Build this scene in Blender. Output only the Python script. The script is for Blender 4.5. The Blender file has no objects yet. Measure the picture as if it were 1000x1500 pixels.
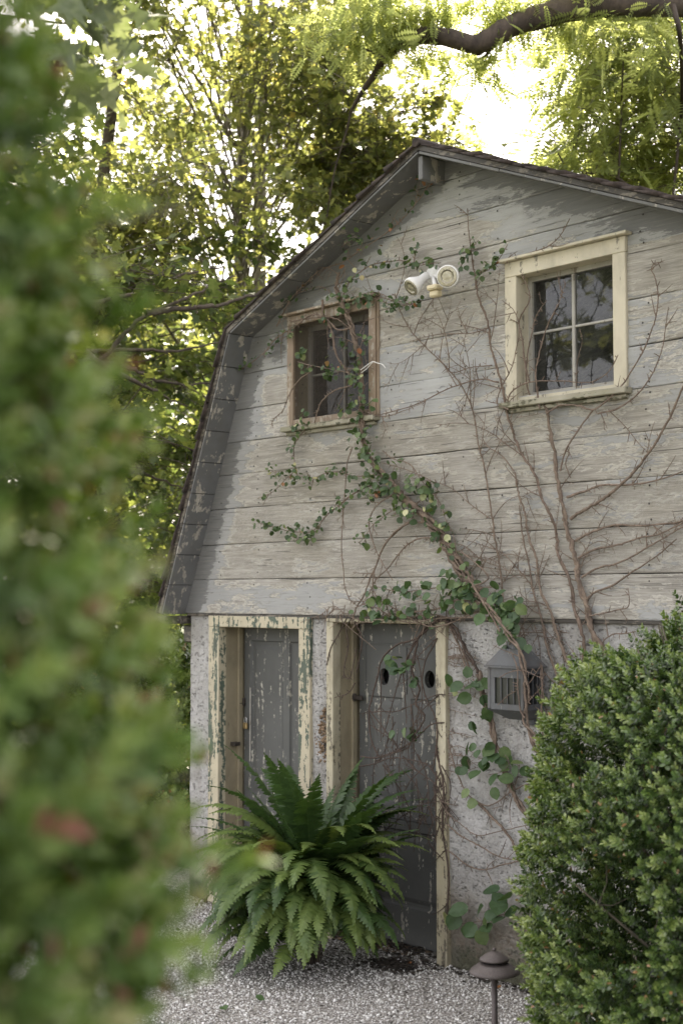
import bpy, math, random
import numpy as np
RS = np.random.RandomState(7); random.seed(7)
S = bpy.context.scene; COL = S.collection
# ------------------------------------------------------------------ camera frame
f = 2083.0; TH = math.atan(1815/f); PI_ = math.atan(122/f)
C = np.array([5.93, -5.77, 2.13])
FW = np.array([-math.cos(TH)*math.cos(PI_), math.sin(TH)*math.cos(PI_), math.sin(PI_)])
RT = np.array([math.sin(TH), math.cos(TH), 0.0]); UP = np.cross(RT, FW)
def ray(x, y): return FW + RT*(x-500)/f + UP*(750-y)/f
def fac(x, y, Y=0.0):
    d = ray(x, y); return C + d*(Y-C[1])/d[1]
def cam(x, y, depth): return C + ray(x, y)*depth
GZ = 0.04
# ------------------------------------------------------------------ materials
def mat(name):
    m = bpy.data.materials.new(name); m.use_nodes = True
    nt = m.node_tree; return m, nt, nt.nodes['Principled BSDF'], nt.nodes['Material Output']
def nd(nt, t, ins=None, **kw):
    n = nt.nodes.new('ShaderNode'+t)
    for k, v in kw.items(): setattr(n, k, v)
    for k, v in (ins or {}).items():
        if isinstance(v, bpy.types.NodeSocket): nt.links.new(v, n.inputs[k])
        else: n.inputs[k].default_value = v
    return n
def c4(c): return (c[0], c[1], c[2], 1)
def ramp(nt, fac_, stops, interp='LINEAR'):
    n = nt.nodes.new('ShaderNodeValToRGB'); n.color_ramp.interpolation = interp
    e = n.color_ramp.elements
    e[0].position = stops[0][0]; e[0].color = c4(stops[0][1])
    e[1].position = stops[1][0]; e[1].color = c4(stops[1][1])
    for p, c in stops[2:]:
        q = e.new(p); q.color = c4(c)
    nt.links.new(fac_, n.inputs['Fac']); return n.outputs['Color']
def mixc(nt, a, b, fac_, mode='MIX'):
    n = nt.nodes.new('ShaderNodeMix'); n.data_type = 'RGBA'; n.blend_type = mode
    for k, v in ((0, fac_), (6, a), (7, b)):
        if isinstance(v, bpy.types.NodeSocket): nt.links.new(v, n.inputs[k])
        else: n.inputs[k].default_value = v if k == 0 else c4(v)
    return n.outputs[2]
def mth(nt, op, a, b=None, c=None, clamp=False):
    n = nt.nodes.new('ShaderNodeMath'); n.operation = op; n.use_clamp = clamp
    for i, v in enumerate((a, b, c)):
        if v is None: continue
        if isinstance(v, bpy.types.NodeSocket): nt.links.new(v, n.inputs[i])
        else: n.inputs[i].default_value = v
    return n.outputs[0]
def coords(nt, scale=(1, 1, 1), attr=None):
    tc = nd(nt, 'TexCoord'); v = tc.outputs['Object']
    if attr:
        a = nd(nt, 'Attribute', attribute_name=attr)
        cx = nd(nt, 'CombineXYZ', {0: mth(nt, 'MULTIPLY', a.outputs['Fac'], 37.0), 1: 0.0, 2: mth(nt, 'MULTIPLY', a.outputs['Fac'], 11.0)})
        v = nd(nt, 'VectorMath', {0: v, 1: cx.outputs[0]}).outputs[0]
    return nd(nt, 'Mapping', {'Vector': v, 'Scale': scale}).outputs[0]
def noise(nt, vec, sc, det=4, rough=.5, dist=0):
    return nd(nt, 'TexNoise', {'Vector': vec, 'Scale': sc, 'Detail': det, 'Roughness': rough, 'Distortion': dist}).outputs['Fac']
def step(nt, v, lo, hi):
    n = nt.nodes.new('ShaderNodeMapRange'); n.clamp = True
    nt.links.new(v, n.inputs[0]); n.inputs[1].default_value = lo; n.inputs[2].default_value = hi
    return n.outputs[0]
def bump(nt, bsdf, h, strength=.5, dist=.01):
    b = nd(nt, 'Bump', {'Height': h, 'Strength': strength, 'Distance': dist})
    nt.links.new(b.outputs[0], bsdf.inputs['Normal']); return b

def siding_mat():
    m, nt, b, o = mat('weathered painted siding')
    vg = coords(nt, (1.6, 1, 42), 'brd'); vc = coords(nt, (1.0, 1, 9), 'brd'); vp = coords(nt, (1.15, 1, 5.4), 'brd'); v1 = coords(nt)
    grain = noise(nt, vg, 1.6, 8, .62, .5); cath = noise(nt, vc, 1.5, 4, .55, .9)
    gg = mth(nt, 'ADD', mth(nt, 'MULTIPLY', grain, .6), mth(nt, 'MULTIPLY', cath, .4))
    wood = ramp(nt, gg, [(.28, (.20, .187, .170)), (.41, (.345, .328, .304)), (.56, (.44, .421, .392)), (.75, (.54, .52, .488))])
    stain = step(nt, noise(nt, v1, 1.5, 4, .6), .40, .68)
    wood = mixc(nt, wood, mixc(nt, wood, (.66, .60, .43), 1.0, 'MULTIPLY'), mth(nt, 'MULTIPLY', stain, .35))
    bt = nd(nt, 'TexWhiteNoise', {'W': nd(nt, 'Attribute', attribute_name='brd').outputs['Fac']}, noise_dimensions='1D').outputs['Value']
    fs = noise(nt, coords(nt, (5, 1, 150), 'brd'), 1.5, 5, .7)
    wood = mixc(nt, wood, mixc(nt, wood, (.55, .53, .50), 1.0, 'MULTIPLY'), mth(nt, 'MULTIPLY', step(nt, fs, .44, .64), .8))
    dirt = step(nt, noise(nt, coords(nt, (1.2, 1, 3.2)), 2.6, 6, .65), .50, .76)
    wood = mixc(nt, wood, (.15, .135, .115), mth(nt, 'MULTIPLY', dirt, .5))
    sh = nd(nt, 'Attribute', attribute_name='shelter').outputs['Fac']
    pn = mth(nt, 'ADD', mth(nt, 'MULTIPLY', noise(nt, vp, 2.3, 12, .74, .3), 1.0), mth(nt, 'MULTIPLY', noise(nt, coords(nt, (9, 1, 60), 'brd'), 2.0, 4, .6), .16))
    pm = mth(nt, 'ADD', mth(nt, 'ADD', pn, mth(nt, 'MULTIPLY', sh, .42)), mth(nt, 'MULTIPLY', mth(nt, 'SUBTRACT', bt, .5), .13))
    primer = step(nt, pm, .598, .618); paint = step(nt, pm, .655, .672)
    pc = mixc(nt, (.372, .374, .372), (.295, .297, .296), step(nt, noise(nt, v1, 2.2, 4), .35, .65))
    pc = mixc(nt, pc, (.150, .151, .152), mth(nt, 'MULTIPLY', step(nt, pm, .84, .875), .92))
    pc = mixc(nt, pc, (.40, .38, .35), mth(nt, 'MULTIPLY', step(nt, noise(nt, vg, 3, 5), .55, .75), .35))
    prc = mixc(nt, (.57, .54, .49), (.50, .475, .42), step(nt, grain, .4, .6))
    col = mixc(nt, wood, prc, mth(nt, 'MULTIPLY', primer, .8)); col = mixc(nt, col, pc, paint)
    col = mixc(nt, col, mixc(nt, col, (.62, .60, .56), 1.0, 'MULTIPLY'), mth(nt, 'MULTIPLY', step(nt, noise(nt, coords(nt, (1.6, 1, 26), 'brd'), 2.0, 7, .72), .47, .70), .42))
    col = mixc(nt, mixc(nt, col, (.80, .79, .76), 1.0, 'MULTIPLY'), col, step(nt, bt, .1, .9))
    # hairline cracks along the grain
    ck = step(nt, noise(nt, coords(nt, (.9, 1, 55), 'brd'), 1.7, 3, .5, .3), .335, .30)
    col = mixc(nt, col, (.06, .052, .045), mth(nt, 'MULTIPLY', ck, mth(nt, 'SUBTRACT', .9, mth(nt, 'MULTIPLY', paint, .6))))
    nt.links.new(col, b.inputs['Base Color']); b.inputs['Roughness'].default_value = .82
    h = mth(nt, 'ADD', mth(nt, 'MULTIPLY', paint, .35), mth(nt, 'MULTIPLY', primer, .2))
    h = mth(nt, 'ADD', h, mth(nt, 'MULTIPLY', gg, .9)); h = mth(nt, 'SUBTRACT', h, mth(nt, 'MULTIPLY', ck, .8))
    bump(nt, b, h, .85, .006); return m
def chipped(name, paint, under, amt, vert=True, sc=6.0, paint2=None, rough=.6, dirt=(.1, .085, .06), dirtamt=.3):
    m, nt, b, o = mat(name)
    st = (9, 9, 1.1) if vert else (1.1, 9, 9)
    n1 = noise(nt, coords(nt, st), sc*.35, 9, .68, .4); n2 = noise(nt, coords(nt, (1, 1, 1)), sc*5, 6, .62)
    pm = mth(nt, 'ADD', mth(nt, 'MULTIPLY', n1, .65), mth(nt, 'MULTIPLY', n2, .35))
    ch = step(nt, pm, amt, amt-.012)
    fine = noise(nt, coords(nt, (30, 30, 2.2) if vert else (2.2, 30, 30)), 2.2, 6, .6)
    pc = mixc(nt, paint, paint2 or tuple(c*.78 for c in paint), step(nt, noise(nt, coords(nt), 3.2, 6, .6), .35, .68))
    uc = mixc(nt, under, tuple(c*.6 for c in under), step(nt, fine, .35, .65))
    col = mixc(nt, pc, uc, ch)
    dm = mth(nt, 'MULTIPLY', step(nt, noise(nt, coords(nt, (2, 2, .8)), 4, 8, .7), .46, .72), dirtamt)
    col = mixc(nt, col, dirt, dm)
    nt.links.new(col, b.inputs['Base Color']); b.inputs['Roughness'].default_value = rough
    h = mth(nt, 'ADD', mth(nt, 'MULTIPLY', fine, .5), mth(nt, 'MULTIPLY', ch, -.6)); bump(nt, b, h, .6, .002); return m
def stucco_mat():
    m, nt, b, o = mat('rough whitewashed render')
    v = coords(nt)
    big = noise(nt, v, 3.0, 6, .6); fine = noise(nt, v, 85, 5, .65); mid = noise(nt, v, 24, 5, .6)
    col = ramp(nt, big, [(.3, (.33, .315, .30)), (.5, (.45, .44, .425)), (.7, (.53, .52, .51))])
    pit = step(nt, noise(nt, coords(nt, (1, 1, 1.7)), 38, 5, .70), .41, .35)
    col = mixc(nt, col, (.10, .085, .07), mth(nt, 'MULTIPLY', pit, .62))
    col = mixc(nt, col, (.30, .28, .25), mth(nt, 'MULTIPLY', step(nt, fine, .45, .7), .45))
    z = nd(nt, 'SeparateXYZ', {0: v}).outputs['Z']
    lowm = step(nt, mth(nt, 'ADD', mth(nt, 'ADD', z, mth(nt, 'MULTIPLY', big, -1.1)), mth(nt, 'MULTIPLY', mid, -.25)), -.05, -.35)
    col = mixc(nt, col, mixc(nt, (.17, .14, .105), (.30, .275, .24), step(nt, mid, .35, .65)), lowm)
    moss = step(nt, mth(nt, 'ADD', z, mth(nt, 'MULTIPLY', mid, -.4)), .03, -.06)
    col = mixc(nt, col, (.055, .06, .03), mth(nt, 'MULTIPLY', moss, .8))
    st = step(nt, noise(nt, coords(nt, (2.6, 1, .7)), 2.4, 7, .6), .52, .72)
    col = mixc(nt, col, (.20, .18, .15), mth(nt, 'MULTIPLY', st, .5))
    nt.links.new(col, b.inputs['Base Color']); b.inputs['Roughness'].default_value = .95
    h = mth(nt, 'ADD', mth(nt, 'MULTIPLY', fine, .5), mth(nt, 'MULTIPLY', mid, .9)); h = mth(nt, 'SUBTRACT', h, mth(nt, 'MULTIPLY', pit, .6))
    bump(nt, b, h, 1.0, .03); return m
def plain(name, col, rough=.6, metal=0, var=.25, sc=20, b2=.003):
    m, nt, b, o = mat(name)
    n = noise(nt, coords(nt), sc, 6, .65)
    c = mixc(nt, tuple(x*(1-var) for x in col), tuple(min(1, x*(1+var)) for x in col), step(nt, n, .3, .7))
    nt.links.new(c, b.inputs['Base Color']); b.inputs['Roughness'].default_value = rough; b.inputs['Metallic'].default_value = metal
    bump(nt, b, n, .4, b2); return m
def bark(name, c0, c1, sc=10):
    m, nt, b, o = mat(name)
    v = coords(nt, (1, 1, .25)); n = noise(nt, v, sc, 8, .7, .8); n2 = noise(nt, coords(nt), sc*3, 5, .6)
    t = mth(nt, 'ADD', mth(nt, 'MULTIPLY', n, .7), mth(nt, 'MULTIPLY', n2, .3))
    nt.links.new(ramp(nt, t, [(.35, c0), (.65, c1)]), b.inputs['Base Color']); b.inputs['Roughness'].default_value = .9
    bump(nt, b, t, 1.0, .02); return m
def leaf(name, stops, trans=.4, tcol=(1.5, 1.5, .6), rough=.45, spec=.4):
    m, nt, b, o = mat(name)
    a = nd(nt, 'Attribute', attribute_name='rnd').outputs['Fac']
    c = ramp(nt, a, stops)
    n = noise(nt, coords(nt), 40, 3); c = mixc(nt, c, mixc(nt, c, (.7, .75, .6), 1.0, 'MULTIPLY'), step(nt, n, .4, .7))
    nt.links.new(c, b.inputs['Base Color']); b.inputs['Roughness'].default_value = rough; b.inputs['Specular IOR Level'].default_value = spec
    t = nd(nt, 'BsdfTranslucent', {'Color': mixc(nt, c, tcol, 1.0, 'MULTIPLY')})
    mx = nd(nt, 'MixShader', {0: trans, 1: b.outputs[0], 2: t.outputs[0]})
    nt.links.new(mx.outputs[0], o.inputs['Surface']); return m
def glass_mat(name, dark=.85, rough=.03):
    m, nt, b, o = mat(name)
    fr = nd(nt, 'Fresnel', {'IOR': 1.5}); tr = nd(nt, 'BsdfTransparent', {'Color': (dark, dark, dark, 1)})
    gl = nd(nt, 'BsdfGlossy', {'Color': (1, 1, 1, 1), 'Roughness': rough})
    n = noise(nt, coords(nt), 2.5, 2); bp = nd(nt, 'Bump', {'Height': n, 'Strength': .25, 'Distance': .01})
    nt.links.new(bp.outputs[0], gl.inputs['Normal']); nt.links.new(bp.outputs[0], fr.inputs['Normal'])
    mx = nd(nt, 'MixShader', {0: fr.outputs[0], 1: tr.outputs[0], 2: gl.outputs[0]})
    df = nd(nt, 'BsdfDiffuse', {'Color': (.30, .31, .30, 1)})
    dust = mth(nt, 'ADD', mth(nt, 'MULTIPLY', step(nt, noise(nt, coords(nt), 7, 6, .7), .35, .75), .10), .03)
    mx2 = nd(nt, 'MixShader', {0: dust, 1: mx.outputs[0], 2: df.outputs[0]})
    nt.links.new(mx2.outputs[0], o.inputs['Surface']); return m
def screen_mat():
    m, nt, b, o = mat('rusty insect screen')
    tr = nd(nt, 'BsdfTransparent'); df = nd(nt, 'BsdfDiffuse', {'Color': (.05, .043, .037, 1)})
    k = mth(nt, 'ADD', mth(nt, 'MULTIPLY', noise(nt, coords(nt, (1, 1, .6)), 5, 6, .7), .35), .30)
    mx = nd(nt, 'MixShader', {0: k, 1: tr.outputs[0], 2: df.outputs[0]})
    nt.links.new(mx.outputs[0], o.inputs['Surface']); return m
def gravel_mat(base, dark):
    m, nt, b, o = mat('gravel surface')
    v = coords(nt)
    vo = nd(nt, 'TexVoronoi', {'Vector': v, 'Scale': 85.0}); g = nd(nt, 'SeparateColor', {0: vo.outputs['Color']}).outputs[0]
    c = mixc(nt, dark, base, step(nt, g, .1, .9)); c = mixc(nt, c, dark, mth(nt, 'MULTIPLY', step(nt, vo.outputs['Distance'], .35, .7), .7))
    nt.links.new(c, b.inputs['Base Color']); b.inputs['Roughness'].default_value = .95
    bump(nt, b, mth(nt, 'SUBTRACT', 1.0, vo.outputs['Distance']), 1.0, .008); return m
M = {}
M['siding'] = siding_mat()
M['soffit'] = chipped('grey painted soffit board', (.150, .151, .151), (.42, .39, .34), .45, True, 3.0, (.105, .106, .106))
M['edge'] = chipped('bare grey roof edge board', (.155, .135, .108), (.05, .043, .035), .53, False, 6)
M['stucco'] = stucco_mat()
M['cream_green'] = chipped('cream paint flaking to green', (.47, .42, .30), (.085, .115, .085), .49, True, 7, (.40, .355, .26))
M['cream'] = chipped('old cream paint', (.43, .39, .29), (.16, .14, .10), .445, True, 8, (.36, .32, .21), dirtamt=.6)
M['cream_win'] = chipped('cream window paint', (.55, .50, .385), (.26, .235, .19), .42, True, 6, (.46, .42, .325))
M['sill'] = chipped('mossy sill paint', (.34, .315, .25), (.10, .095, .05), .47, False, 6, (.20, .19, .125))
M['reveal'] = chipped('dirty cream reveal', (.30, .255, .17), (.14, .12, .085), .40, True, 5, (.21, .18, .12), dirtamt=.5)
M['door'] = chipped('flaking grey door paint', (.088, .090, .086), (.44, .42, .36), .43, True, 7, (.066, .068, .065), dirt=(.05, .045, .04))
M['door_low'] = chipped('worn grey door rail', (.10, .10, .10), (.42, .38, .33), .46, False, 5, (.08, .08, .08), dirt=(.05, .045, .04))
M['brownwood'] = chipped('weathered brown wood', (.28, .21, .145), (.42, .37, .30), .47, True, 6, (.19, .14, .10))
M['sash'] = chipped('pale sash paint', (.40, .385, .35), (.25, .22, .18), .43, True, 7)
M['dark'] = plain('dark interior', (.018, .017, .016), .95)
M['iron'] = plain('rusty black iron', (.035, .028, .024), .6, .3, .5, 60)
M['brass'] = plain('tarnished brass', (.34, .25, .12), .42, .8, .3, 40)
M['steel'] = plain('worn steel', (.5, .5, .5), .35, .9, .2, 40)
M['shingle'] = plain('old asphalt shingle', (.032, .023, .019), .95, 0, .8, 30, .01)
M['white'] = plain('white plastic housing', (.70, .69, .67), .45, 0, .1, 12)
M['ivory'] = plain('ivory plastic sensor', (.62, .54, .36), .5, 0, .1, 12)
M['bulb'] = plain('ribbed lamp glass', (.42, .39, .31), .2, .7, .3, 70, .012)
M['lead'] = chipped('weathered lead grey metal', (.10, .104, .108), (.19, .19, .185), .43, True, 6, (.06, .063, .066), dirt=(.07, .05, .035), dirtamt=.6)
M['amber'] = plain('dirty amber lantern glass', (.016, .018, .011), .5, 0, .4, 18)
M['bronze'] = plain('brown textured lamp metal', (.085, .07, .066), .55, .3, .25, 150, .001)
M['mortar'] = plain('broken brown mortar', (.20, .14, .09), .95, 0, .6, 30, .03)
M['vine'] = bark('brown vine bark', (.085, .062, .048), (.27, .205, .155), 30)
M['vine_red'] = bark('reddish vine bark', (.075, .053, .041), (.25, .185, .142), 30)
M['darkvine'] = bark('dark thin vine bark', (.035, .024, .020), (.12, .085, .065), 40)
M['twig'] = bark('thin vine twig', (.055, .034, .028), (.17, .11, .085), 40)
M['bark'] = bark('dark tree bark', (.035, .027, .020), (.12, .095, .07), 9)
M['bark_thin'] = bark('grey green bark', (.07, .062, .045), (.19, .165, .12), 9)
M['ivyleaf'] = leaf('vine leaves', [(0, (.034, .062, .028)), (.5, (.075, .118, .046)), (.86, (.15, .20, .072)), (.93, (.55, .55, .33)), (.98, (.26, .10, .04))], .2)
M['vineleaf'] = leaf('broad vine leaves', [(0, (.036, .072, .034)), (.6, (.082, .135, .056)), (.95, (.16, .21, .085)), (1, (.45, .45, .22))], .25)
M['oldleaf'] = leaf('rusty ivy leaves', [(0, (.03, .06, .025)), (.4, (.05, .08, .03)), (.55, (.22, .09, .04)), (1, (.30, .13, .05))], .2)
M['fern'] = leaf('fern fronds', [(0, (.022, .046, .016)), (.5, (.056, .102, .030)), (1, (.155, .21, .060))], .25)
M['box'] = leaf('boxwood leaves', [(0, (.030, .058, .017)), (.35, (.085, .140, .038)), (.62, (.165, .225, .068)), (.93, (.28, .33, .13)), (.99, (.30, .17, .08))], .22, rough=.3, spec=.6)
M['shrubleaf'] = leaf('hedge leaves', [(0, (.034, .066, .014)), (.45, (.085, .140, .030)), (.78, (.16, .21, .065)), (.90, (.24, .28, .16)), (.965, (.20, .15, .07)), (.985, (.17, .070, .055))], .2, rough=.6, spec=.2)
M['maple'] = leaf('maple leaves', [(0, (.055, .075, .034)), (.5, (.092, .116, .052)), (.9, (.135, .155, .070)), (1, (.21, .19, .09))], .60, (3.6, 3.0, 1.8), .4)
M['mapledk'] = leaf('shaded maple leaves', [(0, (.036, .060, .028)), (.6, (.072, .100, .044)), (1, (.115, .138, .058))], .55, (3.4, 2.9, 1.5))  # darker copy of the maple leaves, shade put into the colour
M['walnut'] = leaf('walnut leaflets', [(0, (.095, .122, .055)), (.6, (.135, .165, .075)), (1, (.18, .21, .095))], .66, (4.0, 3.5, 2.6))
M['gravel'] = gravel_mat((.50, .475, .44), (.16, .145, .13))
def stone_mat():
    m, nt, b, o = mat('gravel stones'); a = nd(nt, 'Attribute', attribute_name='rnd').outputs['Fac']
    nt.links.new(ramp(nt, a, [(0, (.11, .10, .092)), (.12, (.30, .28, .255)), (.45, (.50, .485, .46)), (.85, (.64, .625, .60)), (1, (.78, .77, .75))]), b.inputs['Base Color'])
    b.inputs['Roughness'].default_value = .8; return m
M['stone'] = stone_mat()
M['soil'] = plain('leafy soil and grass', (.055, .065, .028), .95, 0, .5, 3, .05)
M['debris'] = plain('dark rotted leaves', (.035, .028, .022), .9, 0, .5, 60, .01)
# ------------------------------------------------------------------ object helpers
def tag(o, label=None, cat=None, group=None, kind=None):
    if label: o['label'] = label
    if cat: o['category'] = cat
    if group: o['group'] = group
    if kind: o['kind'] = kind
    return o
def empty(name, loc, label, cat, group=None):
    o = bpy.data.objects.new(name, None); o.location = tuple(float(v) for v in loc); o.empty_display_size = .1; COL.objects.link(o)
    tag(o, label, cat, group); return o
def link(name, me, m, parent=None, smooth=False):
    if m is not None:
        for mm in (m if isinstance(m, (list, tuple)) else [m]): me.materials.append(mm)
    if smooth: me.polygons.foreach_set('use_smooth', [True]*len(me.polygons))
    o = bpy.data.objects.new(name, me); COL.objects.link(o)
    if parent is not None:
        o.parent = parent
        if parent.type == 'EMPTY' and parent.parent is None: o.location = tuple(-v for v in parent.location)   # mesh data are world coordinates
    return o
def arr_mesh(name, V, K, attrs=None):
    """V (n,3), K (m,k) faces of one size"""
    V = np.asarray(V, dtype=np.float32).reshape(-1, 3); K = np.asarray(K, dtype=np.int32)
    me = bpy.data.meshes.new(name); me.vertices.add(len(V)); me.vertices.foreach_set('co', V.ravel())
    m_, k = K.shape; me.loops.add(m_*k); me.loops.foreach_set('vertex_index', K.ravel())
    me.polygons.add(m_); me.polygons.foreach_set('loop_start', np.arange(0, m_*k, k, dtype=np.int32))
    try: me.polygons.foreach_set('loop_total', np.full(m_, k, dtype=np.int32))
    except Exception: pass
    for an, av in (attrs or {}).items():
        a = me.attributes.new(an, 'FLOAT', 'POINT'); a.data.foreach_set('value', np.asarray(av, dtype=np.float32).ravel())
    me.update(calc_edges=True); return me
class MB:
    def __init__(s): s.v = []; s.f = []; s.n = 0
    def add(s, V, Fs):
        s.v += [tuple(float(c) for c in p) for p in V]; s.f += [tuple(i+s.n for i in q) for q in Fs]; s.n += len(V); return s
    def box(s, x0, x1, y0, y1, z0, z1, bev=.0):
        if bev <= 0:
            return s.add([(x0, y0, z0), (x1, y0, z0), (x1, y1, z0), (x0, y1, z0), (x0, y0, z1), (x1, y0, z1), (x1, y1, z1), (x0, y1, z1)],
                         [(0, 3, 2, 1), (4, 5, 6, 7), (0, 1, 5, 4), (1, 2, 6, 5), (2, 3, 7, 6), (3, 0, 4, 7)])
        b = min(bev, (x1-x0)*.45, (y1-y0)*.45, (z1-z0)*.45)
        V = []; Fs = []
        for sx in (0, 1):
            for sy in (0, 1):
                for sz in (0, 1):
                    X, Y, Z = (x0, x1)[sx], (y0, y1)[sy], (z0, z1)[sz]; dx, dy, dz = (b, -b)[sx], (b, -b)[sy], (b, -b)[sz]
                    V += [(X, Y+dy, Z+dz), (X+dx, Y, Z+dz), (X+dx, Y+dy, Z)]
        I = lambda a, c, d, k: (a*4+c*2+d)*3+k
        for a in (0, 1):
            q = [I(a, 0, 0, 0), I(a, 1, 0, 0), I(a, 1, 1, 0), I(a, 0, 1, 0)]; Fs.append(q[::-1] if a == 0 else q)
            q = [I(0, a, 0, 1), I(1, a, 0, 1), I(1, a, 1, 1), I(0, a, 1, 1)]; Fs.append(q if a == 0 else q[::-1])
            q = [I(0, 0, a, 2), I(1, 0, a, 2), I(1, 1, a, 2), I(0, 1, a, 2)]; Fs.append(q[::-1] if a == 0 else q)
            for c in (0, 1):
                Fs += [(I(a, c, 0, 0), I(a, c, 1, 0), I(a, c, 1, 1), I(a, c, 0, 1)), (I(a, 0, c, 0), I(a, 1, c, 0), I(a, 1, c, 2), I(a, 0, c, 2)), (I(0, a, c, 1), I(1, a, c, 1), I(1, a, c, 2), I(0, a, c, 2))]
                for d in (0, 1): Fs.append((I(a, c, d, 0), I(a, c, d, 1), I(a, c, d, 2)))
        return s.add(V, Fs)
    def lathe(s, o, prof, ax=(0, 0, 1), n=24):
        ax = np.array(ax, float); ax /= np.linalg.norm(ax); t = np.array((1, 0, 0)) if abs(ax[0]) < .8 else np.array((0, 1, 0))
        a = np.cross(ax, t); a /= np.linalg.norm(a); b = np.cross(ax, a); V = []; Fs = []
        for r, h in prof:
            for i in range(n):
                q = 2*math.pi*i/n; V.append(np.array(o)+ax*h+(a*math.cos(q)+b*math.sin(q))*r)
        for j in range(len(prof)-1):
            for i in range(n): Fs.append((j*n+i, j*n+(i+1) % n, (j+1)*n+(i+1) % n, (j+1)*n+i))
        Fs.append(tuple(range(n))[::-1]); Fs.append(tuple((len(prof)-1)*n+i for i in range(n)))
        return s.add(V, Fs)
    def build(s, name, m, parent=None, smooth=False, recalc=True):
        me = bpy.data.meshes.new(name); me.from_pydata(s.v, [], s.f); me.update()
        if recalc:
            import bmesh
            bm = bmesh.new(); bm.from_mesh(me); bmesh.ops.recalc_face_normals(bm, faces=bm.faces); bm.to_mesh(me); bm.free()
        return link(name, me, m, parent, smooth)
class Tubes:
    def __init__(s): s.V = []; s.K = []; s.n = 0
    def add(s, P, r, n=6, jit=0.):
        P = np.asarray(P, float); r = np.broadcast_to(np.asarray(r, float), (len(P),)).copy()
        if jit: r = r*(1+RS.uniform(-jit, jit, len(P)))
        T = np.gradient(P, axis=0); T /= np.linalg.norm(T, axis=1)[:, None]+1e-9
        ref = np.array((.31, .23, .92)); A = np.cross(T, ref); A /= np.linalg.norm(A, axis=1)[:, None]+1e-9; B = np.cross(T, A)
        q = np.arange(n)*2*math.pi/n
        R_ = P[:, None, :]+r[:, None, None]*(A[:, None, :]*np.cos(q)[None, :, None]+B[:, None, :]*np.sin(q)[None, :, None])
        s.V.append(R_.reshape(-1, 3)); m = len(P)
        i = np.arange(n); j = np.arange(m-1)[:, None]
        K = np.stack([j*n+i, j*n+(i+1) % n, (j+1)*n+(i+1) % n, (j+1)*n+i], -1).reshape(-1, 4)+s.n
        s.K.append(K); s.n += m*n
    def build(s, name, m, parent=None):
        return link(name, arr_mesh(name, np.concatenate(s.V), np.concatenate(s.K)), m, parent, True)
def smooth_path(P, n=8):
    P = np.asarray(P, float)
    if len(P) < 3: return np.array([P[0]+(P[-1]-P[0])*t for t in np.linspace(0, 1, n+1)])
    Q = np.vstack([2*P[0]-P[1], P, 2*P[-1]-P[-2]]); out = []
    for i in range(1, len(Q)-2):
        for t in np.arange(n)/n:
            out.append(.5*((2*Q[i])+(-Q[i-1]+Q[i+1])*t+(2*Q[i-1]-5*Q[i]+4*Q[i+1]-Q[i+2])*t*t+(-Q[i-1]+3*Q[i]-3*Q[i+1]+Q[i+2])*t**3))
    out.append(P[-1]); return np.array(out)
def unit(a): return a/(np.linalg.norm(a, axis=-1, keepdims=True)+1e-9)
def frames(d, n):
    d = unit(d); y = unit(np.cross(n, d)); z = np.cross(d, y); return np.stack([d, y, z], -1)
def inst(T, K, pos, Rm, sc, rnd=None):
    T = np.asarray(T, float); K = np.asarray(K); n = len(pos); k = len(T)
    V = pos[:, None, :]+np.einsum('nij,kj->nki', Rm, T)*np.asarray(sc).reshape(-1, 1, 1)
    KK = (K[None]+(np.arange(n)*k)[:, None, None]).reshape(-1, K.shape[1])
    rnd = RS.rand(n) if rnd is None else rnd
    return V.reshape(-1, 3), KK, np.repeat(rnd, k)
def inst_obj(name, T, K, pos, Rm, sc, m, parent=None, rnd=None, smooth=False):
    V, KK, r = inst(T, K, pos, Rm, sc, rnd); return link(name, arr_mesh(name, V, KK, {'rnd': r}), m, parent, smooth)
# leaf templates: stem at origin, pointing +x
half = [(-.04, .30), (.17, .22), (.26, .60), (.40, .26), (.60, .36), (.60, .15)]
MPv = [(.34, 0, -.05), (0, 0, 0)]+[(x, y, .04*abs(y)) for x, y in half]+[(1, 0, -.06)]+[(x, -y, .04*abs(y)) for x, y in half[::-1]]
MPk = [(0, i, i+1) for i in range(1, len(MPv)-1)]+[(0, len(MPv)-1, 1)]
OVv = [(0, 0, 0), (.28, .27, .05), (.68, .27, .05), (1, 0, 0), (.68, -.27, .05), (.28, -.27, .05), (.5, 0, -.03)]
OVk = [(0, 1, 6), (1, 2, 6), (2, 3, 6), (3, 4, 6), (4, 5, 6), (5, 0, 6)]
OVk = [(0, 6, 2, 1), (6, 3, 3, 2)]
OVv = [(0, 0, 0), (1, 0, 0), (.70, .26, .06), (.25, .24, .06), (.25, -.24, .06), (.70, -.26, .06)]; OVk = [(0, 1, 2, 3), (0, 4, 5, 1)]
RDh = [(.92, .16, -.01), (.74, .37, .05), (.48, .47, .08), (.22, .42, .07), (.03, .25, .04), (-.05, .10, .02)]
RDv = [(0, 0, 0), (1.04, 0, -.07), (.5, 0, -.02)]+RDh+[(x, -y, z) for x, y, z in RDh]; RDk = [(0, 2, 1)+tuple(range(3, 9)), (1, 2, 0)+tuple(range(9, 15))[::-1]]
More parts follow.
